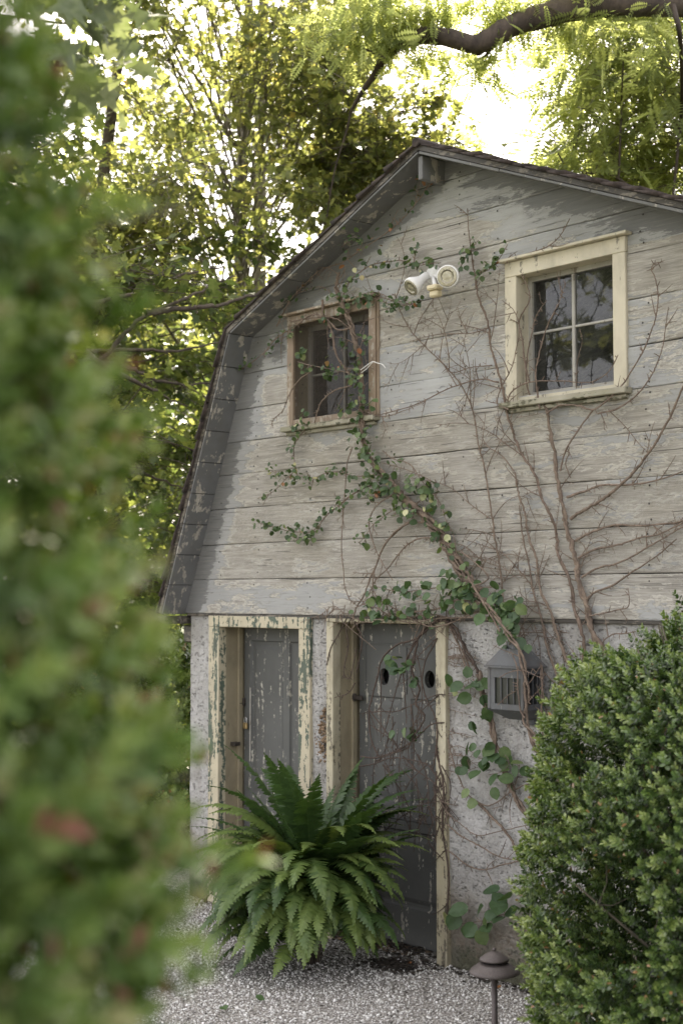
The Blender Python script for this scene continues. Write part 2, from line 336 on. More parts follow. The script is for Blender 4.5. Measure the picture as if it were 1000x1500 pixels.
def shoot_template():
    V = []; K = []
    ang = 0
    for i in range(7):
        h = .12+.125*i; ang = (i % 2)*math.pi/2+.3*i
        for s in (0, math.pi):
            a = ang+s; out = np.array((0, math.cos(a), math.sin(a))); el = .35+.1*i
            d = unit(out*math.cos(el)+np.array((1, 0, 0))*math.sin(el)); nrm = unit(np.cross(np.cross(d, np.array((1, 0, 0))), d))
            Rm = frames(d[None], nrm[None])[0]; L = .36-.018*i
            b = len(V)
            for p in OVv: V.append(np.array((h, 0, 0))+Rm @ np.array(p)*L)
            K += [tuple(b+q for q in k) for k in OVk]
    return np.array(V), np.array(K)
SHv, SHk = shoot_template()
def walnut_template():
    V = []; K = []
    V += [(0, .004, 0), (0, -.004, 0), (1, -.002, -.25), (1, .002, -.25)]; K.append((0, 1, 2, 3))
    for i in range(8):
        x = .18+.1*i; z = -.25*x*x; L = .26*(1-.45*abs(i-3.5)/4)
        for s in (1, -1):
            d = np.array((.42, s*.9, -.18)); d /= np.linalg.norm(d); w = np.array((.9, -s*.42, 0))*L*.15
            p = np.array((x, 0, z)); b = len(V); V += [p, p+d*L*.45+w*1.5, p+d*L, p+d*L*.35-w*1.5]; K.append((b, b+1, b+2, b+3))
    b = len(V); V += [(1, 0, -.25), (1.1, .03, -.3), (1.24, 0, -.37), (1.1, -.03, -.3)]; K.append((b, b+1, b+2, b+3))
    return np.array([np.array(v) for v in V]), np.array(K)
WNv, WNk = walnut_template()
# ------------------------------------------------------------------ setting
g = MB(); g.add([(-400, -400, 0), (400, -400, 0), (400, 400, 0), (-400, 400, 0)], [(0, 1, 2, 3)])
tag(g.build('ground', M['soil'], recalc=False), kind='structure')
def gz(x, y): return GZ+.012*np.sin(x*2.3+1)*np.cos(y*1.9)
xs = np.linspace(-4.5, 9, 136); ys = np.linspace(-9, .6, 97); XX, YY = np.meshgrid(xs, ys)
Vg = np.stack([XX, YY, gz(XX, YY)], -1).reshape(-1, 3); nx = len(xs)
Kg = np.array([(j*nx+i, j*nx+i+1, (j+1)*nx+i+1, (j+1)*nx+i) for j in range(len(ys)-1) for i in range(nx-1)])
tag(link('gravel_path', arr_mesh('gravel_path', Vg, Kg), M['gravel'], None, True), kind='structure')
N = 80000
px_ = RS.uniform(-3.2, 3.2, N); py_ = RS.uniform(-3.6, .12, N)
OCv = np.array([(1, 0, 0), (0, 1, 0), (-1, 0, 0), (0, -1, 0), (0, 0, .8), (0, 0, -.8)]); OCk = np.array([(0, 1, 4), (1, 2, 4), (2, 3, 4), (3, 0, 4), (1, 0, 5), (2, 1, 5), (3, 2, 5), (0, 3, 5)])
pos = np.stack([px_, py_, gz(px_, py_)+RS.uniform(0, .006, N)], -1)
Rm = frames(RS.normal(size=(N, 3))*(1, 1, .4), RS.normal(size=(N, 3))*.4+(0, 0, 1))
V, K, r = inst(OCv, OCk, pos, Rm, RS.gamma(6, .00095, N).clip(.0028, .016))
V += RS.uniform(-.0016, .0016, V.shape)
tag(link('gravel_stones', arr_mesh('gravel_stones', V, K, {'rnd': r}), M['stone']), kind='stuff')
# ------------------------------------------------------------------ barn
PROF = [(-2.375, 2.00), (-1.60, 3.87), (.20, 4.665), (2.06, 3.925), (2.80, 2.00)]
OV = .20; BACK = 6.0
bx_, bz_ = [p[0] for p in PROF], [p[1] for p in PROF]
def xl(z): return np.interp(z, bz_[:3], bx_[:3])+.012
def xr(z): return np.interp(z, bz_[2:][::-1], bx_[2:][::-1])-.012
barn = empty('old_barn', (.2, 0, GZ), 'weathered gambrel roofed barn with flaking grey board siding above whitewashed walls', 'barn')
W1 = dict(x0=-1.206, x1=-.358, z0=3.215, z1=3.935); W2 = dict(x0=.694, x1=1.513, z0=3.178, z1=3.95)
def inner(w, t=.03): return (w['x0']+t, w['x1']-t, w['z0']+t, w['z1']-t)
OPS = [inner(W1), inner(W2)]
NAILX = (-1.95, -1.55, -1.0, -.25, .35, .62, 1.62, 2.1)
rows = [2.005, 2.237, 2.474, 2.716, 2.946, 3.166, 3.382, 3.619, 3.852, 4.077, 4.289, 4.521, 4.70]
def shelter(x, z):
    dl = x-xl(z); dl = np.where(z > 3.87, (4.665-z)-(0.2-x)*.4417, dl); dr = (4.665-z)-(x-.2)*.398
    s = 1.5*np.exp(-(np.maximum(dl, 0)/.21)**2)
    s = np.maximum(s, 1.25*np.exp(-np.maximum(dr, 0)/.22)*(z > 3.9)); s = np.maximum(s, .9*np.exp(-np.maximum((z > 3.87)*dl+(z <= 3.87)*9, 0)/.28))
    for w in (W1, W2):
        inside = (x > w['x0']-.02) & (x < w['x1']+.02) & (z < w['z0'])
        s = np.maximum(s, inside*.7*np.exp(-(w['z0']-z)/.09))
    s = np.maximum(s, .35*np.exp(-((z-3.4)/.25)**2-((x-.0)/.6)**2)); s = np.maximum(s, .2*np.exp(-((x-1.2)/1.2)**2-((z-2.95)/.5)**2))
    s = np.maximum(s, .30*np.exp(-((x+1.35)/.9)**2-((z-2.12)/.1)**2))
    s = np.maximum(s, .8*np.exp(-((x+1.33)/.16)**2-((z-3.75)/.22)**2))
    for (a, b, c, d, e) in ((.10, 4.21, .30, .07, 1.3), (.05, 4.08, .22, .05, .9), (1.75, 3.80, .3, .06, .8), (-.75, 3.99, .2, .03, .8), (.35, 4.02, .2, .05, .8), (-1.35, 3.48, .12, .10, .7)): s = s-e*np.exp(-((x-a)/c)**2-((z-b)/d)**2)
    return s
def board_wall():
    V = []; K = []; brd = []; sh = []; n = 0
    for bi, (z0, z1) in enumerate(zip(rows[:-1], rows[1:])):
        z0g = z0+(.0016 if bi else 0); z1g = z1-.0016
        tilt = RS.uniform(-.002, .002)
        zl = [(z0g, .021), (z0g, .003), (z0g+.002, .0006), (z0g+.008, 0)]
        mids = list(np.linspace(z0g+.04, z1g-.04, 4))
        for o in OPS:
            for e in (o[2], o[3]):
                if z0g+.014 < e < z1g-.014: mids.append(e)
        zl += [(z, 0) for z in sorted(mids)]+[(z1g-.008, 0), (z1g-.002, .0006), (z1g, .003), (z1g, .021)]
        cols = set(np.round(np.arange(-2.4, 2.85, .05), 4))
        for o in OPS: cols |= {o[0], o[1]}
        for q in PROF: cols.add(q[0])
        cols = np.array(sorted(cols)); m = len(cols); ph = RS.uniform(0, 6)
        for (z, y) in zl:
            zz = min(z, 4.66); xc = np.clip(cols, xl(zz), max(xr(zz), xl(zz)))
            wav = .0022*np.sin(cols*1.7+ph)+.0012*np.sin(cols*5.1+ph*2)+tilt*(z-z0)/.23
            dz = .0016*np.sin(cols*2.3+ph*3)+.0010*np.sin(cols*9.0+ph)
            V.append(np.stack([xc, y+wav-.002, np.full(m, z)+dz*(1 if bi else .4)], -1)); brd.append(np.full(m, (bi*.37) % 1+bi*.05)); sh.append(shelter(xc, z))
        for j in range(len(zl)-1):
            za, zb = zl[j][0], zl[j+1][0]; zc = (za+zb)/2
            for i in range(m-1):
                if cols[i+1] <= xl(min(za, 4.66))-.001 and cols[i+1] <= xl(min(zb, 4.66)): continue
                if cols[i] >= xr(min(za, 4.66)): continue
                xc = (cols[i]+cols[i+1])/2
                if any(o[0] < xc < o[1] and o[2] < zc < o[3] for o in OPS): continue
                a = n+j*m+i; K.append((a, a+1, a+m+1, a+m))
        n += m*len(zl)
    me = arr_mesh('siding', np.concatenate(V), K, {'brd': np.concatenate(brd), 'shelter': np.concatenate(sh)})
    return me
sid = link('siding', board_wall(), M['siding'], barn, False)
nl = MB()
for z0, z1 in zip(rows[:-1], rows[1:]):
    for x in NAILX:
        for q in (.16, .5, .84):
            if RS.rand() < .35 and q == .5: continue
            xx = x+RS.uniform(-.03, .03); zz = z0+(z1-z0)*q+RS.uniform(-.012, .012)
            if xx < xl(zz)+.05 or xx > xr(zz)-.05 or any(o[0]-.08 < xx < o[1]+.08 and o[2]-.08 < zz < o[3]+.08 for o in OPS): continue
            nl.lathe((xx, -.0035, zz), [(.0055, 0), (.0045, -.0015)], (0, 1, 0), 7)
import bmesh
bm = bmesh.new(); bm.from_mesh(sid.data); sid.data.materials.append(M['iron']); vv = [bm.verts.new(q) for q in nl.v]
for q in nl.f: bm.faces.new([vv[i] for i in q]).material_index = 1
bm.to_mesh(sid.data); bm.free()
def panel_with_holes(x0, x1, z0, z1, y, ops, roof=False, nz=1):
    """flat sheet in XZ cut by openings; follows the gable when roof"""
    xc = sorted({x0, x1} | {o[i] for o in ops for i in (0, 1) if x0 < o[i] < x1} | ({q[0] for q in PROF} if roof else set()))
    zc = sorted({z0, z1} | {o[i] for o in ops for i in (2, 3) if z0 < o[i] < z1} | ({3.87, 3.925} if roof else set()))
    mb = MB()
    for a, b in zip(xc[:-1], xc[1:]):
        for c, d in zip(zc[:-1], zc[1:]):
            mx, mz = (a+b)/2, (c+d)/2
            if any(o[0] < mx < o[1] and o[2] < mz < o[3] for o in ops): continue
            if roof:
                P = [(np.clip(x, xl(z), xr(z)), y, z) for x, z in ((a, c), (b, c), (b, d), (a, d))]
                if abs(P[1][0]-P[0][0]) < 1e-5 and abs(P[2][0]-P[3][0]) < 1e-5: continue
            else: P = [(a, y, c), (b, y, c), (b, y, d), (a, y, d)]
            mb.add(P, [(0, 1, 2, 3)])
    return mb
panel_with_holes(-2.4, 2.85, 1.99, 4.66, .024, OPS, True).build('light_block_backing', M['dark'], barn, recalc=False)  # unseen dark sheet added behind the boards to block light
# ---- stucco wall with door openings
def X(x, y, Y=0): return float(fac(x, y, Y)[0])
def Zf(x, y, Y=0): return float(fac(x, y, Y)[2])
D1 = dict(o0=X(308.5, 910), i0=X(323, 940), i1=X(440, 940), o1=X(456.5, 910), zt=Zf(380, 903), zi=Zf(380, 919.5))
D2 = dict(o0=X(480.5, 912), i0=X(490, 940), i1=X(640, 940), o1=X(654.5, 912), zt=Zf(560, 907), zi=Zf(560, 912.5))
CX = X(278, 1000)
DOPS = [(d['i0']-.02, d['i1']+.02, -1, d['zi']+.01) for d in (D1, D2)]
def stucco_wall():
    xs = sorted({round(x, 4) for x in np.arange(CX, 2.7, .03)} | {o[i] for o in DOPS for i in (0, 1)} | {2.7})
    zs = sorted({round(z, 4) for z in np.arange(0, 2.0, .03)} | {DOPS[0][3], DOPS[1][3]} | {2.0})
    m = len(xs); XX, ZZ = np.meshgrid(xs, zs); rs = np.random.RandomState(3)
    n1 = sum(a*np.sin(XX*fx+ZZ*fz+p) for a, fx, fz, p in [(rs.uniform(.001, .003), rs.uniform(-14, 14), rs.uniform(-14, 14), rs.uniform(0, 6)) for _ in range(9)])
    YY = .012+n1+rs.uniform(-.0016, .0016, XX.shape)
    # the spalled patch between the doors
    pm = np.exp(-((XX+.845)/.06)**4-((ZZ-1.27)/.17)**4)
    YY = YY+.03*(pm > .5)
    V = np.stack([XX, YY, ZZ], -1).reshape(-1, 3); K = []
    for j in range(len(zs)-1):
        for i in range(m-1):
            xc, zc = (xs[i]+xs[i+1])/2, (zs[j]+zs[j+1])/2
            if any(o[0] < xc < o[1] and o[2] < zc < o[3] for o in DOPS): continue
            a = j*m+i; K.append((a, a+1, a+m+1, a+m))
    return arr_mesh('rendered_wall', V, K)
rw = link('rendered_wall', stucco_wall(), M['stucco'], barn, True)
rb = MB(); rb.box(CX+.004, D1['i0']-.02, .04, .24, 0, 1.99); rb.box(D1['i1']+.02, D2['i0']-.02, .045, .24, 0, 1.99); rb.box(D2['i1']+.02, 2.7, .04, .24, 0, 1.99)
rb.box(D1['i0']-.02, D1['i1']+.02, .04, .24, D1['zi']+.012, 1.99); rb.box(D2['i0']-.02, D2['i1']+.02, .04, .24, D2['zi']+.012, 1.99)
rb.build('wall_core', M['dark'], rw)
e = MB(); e.box(CX-.003, CX+.003, .012, BACK, 0, 1.99); e.box(2.697, 2.703, .012, BACK, 0, 1.99); e.box(CX+.01, 2.69, BACK-.01, BACK, 0, 1.99)
e.build('side_wall', M['stucco'], barn)
mb = panel_with_holes(-2.4, 2.85, 1.99, 4.66, BACK, [], True); mb.build('back_gable', M['siding'], barn, recalc=False)
e = MB(); e.box(-2.3, 2.7, .1, BACK-.05, 1.985, 2.0); e.build('loft_floor', M['dark'], barn)
# mortar patch
bmp = MB(); rr = np.random.RandomState(11)
for _ in range(150):
    q = X(466, 1080); xx, zz = q+rr.uniform(-.055, .075), rr.uniform(1.08, 1.44)
    if abs((zz-1.26)/.19)+abs((xx-q-.02)/.09) > 1.15: continue
    s_ = rr.uniform(.006, .018); d = rr.normal(size=(6, 3))*.003
    bmp.add([np.array((xx, .02, zz))+np.array(v)*s_*np.array((1, .8, 1))+dd for v, dd in zip(OCv, d)], [tuple(k) for k in OCk])
bmp.build('exposed_mortar', M['mortar'], rw)
# drip board under the siding and corner block
e = MB(); e.box(-2.33, 2.75, -.012, .021, 1.985, 2.003, .003); e.build('skirt_board', M['edge'], barn)
e = MB(); e.box(-2.44, -2.335, -.19, .30, 1.93, 1.985, .005); e.box(-2.42, -2.30, .02, .5, 1.80, 1.92, .01); e.build('eave_bracket', M['edge'], barn)
# ---- roof
def offs(t):
    P = np.array(PROF); out = []
    for i in range(5):
        ns = []
        for a, b in ((i-1, i), (i, i+1)):
            if a < 0 or b > 4: continue
            d = P[b]-P[a]; d /= np.linalg.norm(d); ns.append(np.array((-d[1], d[0])))
        n_ = sum(ns); n_ /= np.linalg.norm(n_); out.append(P[i]+n_*t/max(.3, float(n_ @ ns[0])))
    return np.array(out)
def prof_slab(t0, t1, y0, y1):
    A, B = offs(t0), offs(t1); mb = MB()
    for i in range(4):
        P = [A[i], A[i+1], B[i+1], B[i]]
        mb.add([(p[0], y0, p[1]) for p in P]+[(p[0], y1, p[1]) for p in P], [(0, 1, 2, 3), (7, 6, 5, 4), (0, 4, 5, 1), (1, 5, 6, 2), (2, 6, 7, 3), (3, 7, 4, 0)])
    return mb
roof = prof_slab(.002, .030, -OV, BACK+.2).build('roof_deck', M['edge'], barn)
def shingles():
    A, B = offs(.032), offs(.032); V = []; K = []; n = 0; rs = np.random.RandomState(5)
    for i in range(4):
        a, b = (B[i], B[i+1]) if i < 2 else (B[i+1], B[i])     # from the eave up
        d = b-a; L = np.linalg.norm(d); d = d/L; nn = np.array((-d[1], d[0])) if i < 2 else np.array((d[1], -d[0]))
        m = max(2, int(L/.125)); st = L/m
        for k in range(m):
            p0, p1 = a+d*(k*st-.012), a+d*min(L, (k+1)*st+.004)
            lift = rs.uniform(.018, .034); ys = [-OV-.018+rs.uniform(-.010, .012)]+[-OV+.3*j for j in range(1, 22)]
            for j in range(len(ys)-1):
                y0, y1 = ys[j], ys[j+1]-.004
                j1, j2 = rs.uniform(-.004, .006, 2)
                Q = [p0+nn*0, p1+nn*0, p1+nn*.006, p0+nn*(lift+j1)]
                V += [(q[0], y0, q[1]) for q in Q]+[(q[0], y1, q[1]) for q in Q]
                K += [tuple(n+c for c in f_) for f_ in [(0, 1, 2, 3), (7, 6, 5, 4), (0, 4, 5, 1), (1, 5, 6, 2), (2, 6, 7, 3), (3, 7, 4, 0)]]; n += 8
    return arr_mesh('shingles', V, K)
link('shingles', shingles(), M['shingle'], roof)
rc = MB(); rp = offs(.052)[2]; rc.lathe((rp[0], -OV-.02, rp[1]-.012), [(.028, 0), (.03, .1), (.03, 6.2)], (0, 1, 0), 10); rc.build('ridge_cap', M['shingle'], roof)
# soffit boards
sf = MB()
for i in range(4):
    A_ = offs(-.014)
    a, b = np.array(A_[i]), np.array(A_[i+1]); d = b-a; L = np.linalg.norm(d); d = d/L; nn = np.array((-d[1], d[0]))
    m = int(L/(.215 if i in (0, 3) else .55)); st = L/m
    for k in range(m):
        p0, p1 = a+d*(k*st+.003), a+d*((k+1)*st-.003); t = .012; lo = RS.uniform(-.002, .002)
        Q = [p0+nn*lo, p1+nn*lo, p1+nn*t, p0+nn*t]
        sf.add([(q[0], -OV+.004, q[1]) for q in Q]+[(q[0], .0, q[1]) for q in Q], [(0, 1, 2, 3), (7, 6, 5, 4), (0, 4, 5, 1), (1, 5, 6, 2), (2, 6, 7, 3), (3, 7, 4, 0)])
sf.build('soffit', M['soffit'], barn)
e = MB(); e.box(.180, .216, -.180, .0, 4.50, 4.635, .003); e.build('ridge_beam', M['soffit'], barn)
# ---- windows
def window(w, ft, rev_d, m_face, m_rev, m_sash, mull_px, rail_px, sash_t, scr=False, sill_ext=.02):
    win = empty0 = MB()
    x0, x1, z0, z1 = w['x0'], w['x1'], w['z0'], w['z1']
    fr = MB(); yf = -.022; yb = .03
    fr.box(x0, x0+ft, yf, yb, z0+.002, z1-ft-.001, .003); fr.box(x1-ft, x1, yf, yb, z0+.002, z1-ft-.001, .003); fr.box(x0, x1, yf, yb, z1-ft, z1, .003)
    root = fr.build('window', m_face, barn)
    rv = MB(); a = ft-.006; t = .02
    rv.box(x0+a-t, x0+a, -.012, rev_d+.05, z0+.02, z1-a+t); rv.box(x1-a, x1-a+t, -.012, rev_d+.05, z0+.02, z1-a+t); rv.box(x0+a, x1-a, -.012, rev_d+.05, z1-a, z1-a+t)
    rv.box(x0+a, x1-a, -.012, rev_d+.05, z0-.002, z0+.022); rv.build('reveal', m_rev, root)
    sl = MB(); sl.box(x0-sill_ext, x1+sill_ext, -.062, .012, z0-.034, z0-.002, .004); sl.box(x0, x1, -.03, -.003, z0-.058, z0-.036, .003); sl.build('sill', M['sill'], root)
    hc = MB(); hc.box(x0-.025, x1+.03, -.055, .0, z1+.002, z1+.018, .003); hc.build('head_cap', m_face, root)
    ss = MB(); ix0, ix1, iz0, iz1 = x0+a, x1-a, z0+.022, z1-a; s = sash_t; ya, yb2 = rev_d, rev_d+.035
    ss.box(ix0, ix0+s, ya, yb2, iz0, iz1); ss.box(ix1-s, ix1, ya, yb2, iz0, iz1); ss.box(ix0+s, ix1-s, ya, yb2, iz0, iz0+s*1.3); ss.box(ix0+s, ix1-s, ya, yb2, iz1-s, iz1)
    mx = X(mull_px[0], mull_px[1], rev_d); mz = Zf(rail_px[0], rail_px[1], rev_d); h = .010
    ss.box(mx-h, mx+h, ya+.004, yb2-.004, iz0+s*1.3, iz1-s, .003); ss.box(ix0+s, mx-h-.001, ya+.006, yb2-.006, mz-h*.7, mz+h*.7, .003); ss.box(mx+h+.001, ix1-s, ya+.006, yb2-.006, mz-h*.7, mz+h*.7, .003)
    sa = ss.build('sash', m_sash, root)
    for (a0, a1) in ((ix0+s, mx-h), (mx+h, ix1-s)):
        for (b0, b1) in ((iz0+s*1.3, mz-h*.7), (mz+h*.7, iz1-s)):
            gp = MB(); tl = RS.uniform(-.0015, .0015, 4); gp.add([(a0, ya+.016+tl[0], b0), (a1, ya+.016+tl[1], b0), (a1, ya+.016+tl[2], b1), (a0, ya+.016+tl[3], b1)], [(0, 1, 2, 3)])
            gp.build('pane', M['glass'], sa, recalc=False)
    if scr:
        sc = MB(); b = .004; sc.add([(x0+ft-b, -.004, z0+.03), (x1-ft+b, -.004, z0+.03), (x1-ft+b, -.004, z1-ft+b), (x0+ft-b, -.004, z1-ft+b)], [(0, 1, 2, 3)])
        sc.build('insect_screen', M['screen'], root, recalc=False)
        e2 = MB(); e2.box(x0+ft, x1-ft, -.02, .01, z0+.0, z0+.042, .003); e2.box(x1+.001, x1+.02, -.012, .01, z0, z1, .003); e2.build('screen_frame', M['brownwood'], root)
    return root
M['glass'] = glass_mat('old window glass'); M['screen'] = screen_mat()
w1 = window(W1, .062, .11, M['brownwood'], M['reveal'], M['sash'], (503, 560), (470, 548), .035, True)
w2 = window(W2, .082, .085, M['cream_win'], M['cream_win'], M['sash'], (838, 480), (838, 478), .028)
# ---- doors
def door_frame(D, depth, mf, mr, head_face):
    fr = MB(); y0, y1 = -.016, .05
    fr.box(D['o0'], D['i0'], y0, y1, GZ-.02, D['zi']-.001, .003); fr.box(D['i1'], D['o1'], y0, y1, GZ-.02, D['zi']-.001, .003)
    fr.box(D['o0'], D['o1'], y0-.002, y1, D['zi'], D['zt'], .003)
    root = fr.build('door_frame', mf, barn)
    rv = MB(); t = .03
    rv.box(D['i0']-t, D['i0']-.003, y0+.006, depth+.06, GZ-.02, D['zi']-.004); rv.box(D['i1']+.003, D['i1']+t, y0+.006, depth+.06, GZ-.02, D['zi']-.004)
    rv.box(D['i0']-.003, D['i1']+.003, y0+.006, depth+.06, D['zi']-.002, D['zi']+t)
    rv.box(D['i0']-.002, D['i0']+.018, depth-.045, depth-.01, GZ-.02, D['zi']-.006, .002)
    rv.build('reveal', mr, root)
    return root
def rect_ring_hole(mb, x0, x1, z0, z1, y, cx, cz, rx, rz, th, n=28):
    """sheet with an oval hole, with the hole's inner edge"""
    V = []; Fs = []
    for i in range(n):
        q = 2*math.pi*i/n; c, s = math.cos(q), math.sin(q)
        V.append((cx+rx*c, y, cz+rz*s)); V.append((cx+rx*c, y+th, cz+rz*s))
        tt = min(((x1-cx)/c if c > 1e-6 else ((x0-cx)/c if c < -1e-6 else 1e9)), ((z1-cz)/s if s > 1e-6 else ((z0-cz)/s if s < -1e-6 else 1e9)))
        V.append((cx+c*tt, y, cz+s*tt))
    for i in range(n):
        a, b = i*3, ((i+1) % n)*3
        Fs += [(a, b, b+2, a+2), (a+1, b+1, b, a)]
    # corner fills
    k = len(V); V += [(x0, y, z0), (x1, y, z0), (x1, y, z1), (x0, y, z1)]
    for ci, (sx, sz) in enumerate(((x0, z0), (x1, z0), (x1, z1), (x0, z1))):
        for i in range(n):
            a, b = V[i*3+2], V[((i+1) % n)*3+2]
            on = lambda p, q: abs(p-q) < 1e-6
            if (on(a[0], sx) or on(a[2], sz)) and (on(b[0], sx) or on(b[2], sz)) and not ((on(a[0], b[0])) or on(a[2], b[2])): Fs.append((i*3+2, ((i+1) % n)*3+2, k+ci))
    mb.add(V, Fs)
def raised(mb, x0, x1, z0, z1, y, d=.012, mold=.03):
    """sunk field with a raised centre and moulded border"""
    V = []; st = [(0, 0), (.010, d), (mold, d), (mold+.03, d*.35)]
    for o, yy in st: V += [(x0+o, y+yy, z0+o), (x1-o, y+yy, z0+o), (x1-o, y+yy, z1-o), (x0+o, y+yy, z1-o)]
    Fs = []
    for k in range(3):
        for i in range(4): Fs.append((k*4+i, k*4+(i+1) % 4, (k+1)*4+(i+1) % 4, (k+1)*4+i))
    Fs.append((12, 13, 14, 15)); mb.add(V, Fs)
fr1 = door_frame(D1, .19, M['cream_green'], M['reveal'], .0)
fr2 = door_frame(D2, .18, M['cream'], M['reveal'], .0)
# left door: two tall panels over a rail and two low panels
y = .19; x0, x1 = D1['i0']+.020, D1['i1']-.004; zt = D1['zi']-.012; zb = GZ+.015
d1 = MB(); sA = x0+.070; sB = X(423, 1000, y); 
m0, m1 = X(414, 1000, y), X(424, 1000, y); x1r = x1-.02
zr = Zf(380, 1165, y); za = Zf(380, 938, y)
for a, b in ((x0, sA), (m0, m1), (x1r, x1)): d1.box(a, b, y, y+.035, zb, zt, .002)
for a, b in ((sA, m0), (m1, x1r)):
    d1.box(a, b, y+.0005, y+.035, za, zt-.0005); d1.box(a, b, y+.0005, y+.035, zr-.12, zr); d1.box(a, b, y+.0005, y+.035, zb, zb+.2)
    raised(d1, a, b, zr, za, y); raised(d1, a, b, zb+.2, zr-.12, y)
dl1 = d1.build('door', M['door'], barn); tag(dl1, label='narrow left door, padlocked, grey paint flaking to white')
e = MB(); e.box(x0-.04, x0+.02, y-.016, y-.003, 1.375, 1.425, .003); e.lathe((x0-.005, y-.016, 1.39), [(.004, 0), (.004, .02)], (0, -1, 0), 8); e.build('hasp', M['iron'], dl1)
e = MB(); e.box(D1['i0']+.008, D1['i0']+.06, .08, .13, Zf(347, 1090, .1)-.012, Zf(347, 1090, .1)+.012, .003); e.build('latch', M['iron'], dl1)
e = MB(); e.box(x0+.066, x0+.076, y-.005, y+.001, 1.0, 1.5, .001); e.build('split_moulding', M['sash'], dl1)
# right door: two oval vent holes in tall panel, rail, low panel
y = .18; x0, x1 = D2['i0']+.030, D2['i1']+.005; zt = D2['zi']-.012
d2 = MB(); hz = Zf(562, 991, y); ha, hb = X(562.5, 991, y), X(629, 993, y); hm = (ha+hb)/2
zr = Zf(600, 1178, y); zr2 = Zf(600, 1203, y); zt2 = Zf(590, 944, y)
for hx, a, b in ((ha, x0, hm), (hb, hm, x1)):
    rect_ring_hole(d2, a, b, hz-.12, hz+.12, y, hx, hz, .043, .052, .035)
d2.box(x0, x1, y, y+.03, hz+.12, zt)
for a, b in ((x0, x0+.08), (hm-.035, hm+.035), (x1-.085, x1)): d2.box(a, b, y, y+.035, zr, hz-.12)
for a, b in ((x0+.08, hm-.035), (hm+.035, x1-.085)): raised(d2, a, b, zr, hz-.12, y, .009, .02)
dl2 = d2.build('door', M['door'], barn, recalc=False); tag(dl2, label='right door with two oval vent holes, tangled in bare vines')
e = MB()
e.box(x0, x1, y-.002, y+.035, zr2, zr-.001, .002); zk = Zf(600, 1330, y)
e.box(x0, x0+.09, y, y+.035, GZ+.01, zr2-.001, .002); e.box(x1-.09, x1, y, y+.035, GZ+.01, zr2-.001, .002); e.box(x0+.09, x1-.09, y, y+.035, GZ+.01, zk, .002)
e.box(x0+.09, x1-.09, y-.001, y+.035, zr2-.06, zr2-.001, .002)
raised(e, x0+.09, x1-.09, zk, zr2-.06, y, .012, .03); e.build('lower_panel', M['door'], dl2)
e = MB(); e.box(x0+.0, x1, y-.006, y-.0025, zr2+.004, zr-.008, .001); e.build('lock_rail', M['door_low'], dl2)
e = MB(); e.box(D2['i0']+.01, x0+.075, y-.05, y-.035, Zf(521, 1022, .14)-.014, Zf(521, 1022, .14)+.016, .004); e.lathe((x0-.005, y-.04, Zf(521, 1022, .14)-.02), [(.011, 0), (.011, .045)], (0, 0, 1), 10); e.build('hinge', M['iron'], dl2)
e = MB(); e.box(D1['i0'], D2['i1'], .26, .30, 0, 1.98); e.build('inner_partition', M['dark'], barn)
e = MB(); e.box(D1['i0']-.02, D1['i1']+.02, .0, .26, 0, GZ+.012, .004); e.box(D2['i0']-.02, D2['i1']+.02, .0, .26, 0, GZ+.008, .004); e.build('threshold', M['mortar'], barn)
# top moulding lines on the right door
e = MB(); e.box(x0+.05, x1-.04, .174, .1795, zt2-.008, zt2+.004, .002); e.box(x0+.05, x0+.06, .174, .1795, hz-.1, zt2-.01, .002); e.box(hm-.005, hm+.005, .174, .1795, hz-.1, zt2-.01, .002); e.build('moulding', M['door'], dl2)
# ---- padlock
pl = fac(360, 1058, .165); t = empty('padlock', pl, 'small brass padlock hanging from the iron hasp of the left door', 'padlock')
e = MB(); e.box(pl[0]-.020, pl[0]+.020, pl[1]-.012, pl[1]+.006, pl[2]-.045, pl[2]-.002, .005); e.build('lock_body', M['brass'], t)
sk = Tubes(); q = np.linspace(0, math.pi, 10); arc = [(pl[0]+.0125*math.cos(a), pl[1]-.003, pl[2]+.022+.0125*math.sin(a)) for a in q]
sk.add([(pl[0]+.0125, pl[1]-.003, pl[2]-.004)]+arc+[(pl[0]-.0125, pl[1]-.003, pl[2]-.004)], .0032, 8); sk.build('shackle', M['steel'], t)
# ---- lantern
L0 = X(713, 1010, -.20); L1 = X(766, 1010, -.20); LT = Zf(740, 979, -.2); LB = Zf(740, 1040, -.2); ly0, ly1 = -.20, -.035
t = empty('wall_lantern', ((L0+L1)/2, 0, LB), 'grey sheet metal lantern on the wall behind the vines, right of the doors', 'lantern')
lx = (L0+L1)/2; lyc = (ly0+ly1)/2
bo = MB()
for xx in (L0, L1-.022):
    for yy in (ly0, ly1-.022): bo.box(xx, xx+.022, yy, yy+.022, LB, LT, .003)
bo.box(L0+.023, L1-.023, ly0+.003, ly0+.012, LT-.05, LT); bo.box(L0+.023, L1-.023, ly0+.003, ly0+.012, LB, LB+.03)
bo.box(L0+.003, L0+.012, ly0+.023, ly1-.023, LB, LT); bo.box(L1-.012, L1-.003, ly0+.023, ly1-.023, LT-.03, LT); bo.box(L1-.012, L1-.003, ly0+.023, ly1-.023, LB, LB+.03)
bo.box(L0+.023, L1-.023, ly1-.012, ly1-.003, LB, LT); bo.build('lantern_body', M['lead'], t)
def frustum(mb, a, b, za, zb):
    mb.add([(a[0], a[2], za), (a[1], a[2], za), (a[1], a[3], za), (a[0], a[3], za), (b[0], b[2], zb), (b[1], b[2], zb), (b[1], b[3], zb), (b[0], b[3], zb)], [(0, 3, 2, 1), (4, 5, 6, 7), (0, 1, 5, 4), (1, 2, 6, 5), (2, 3, 7, 6), (3, 0, 4, 7)])
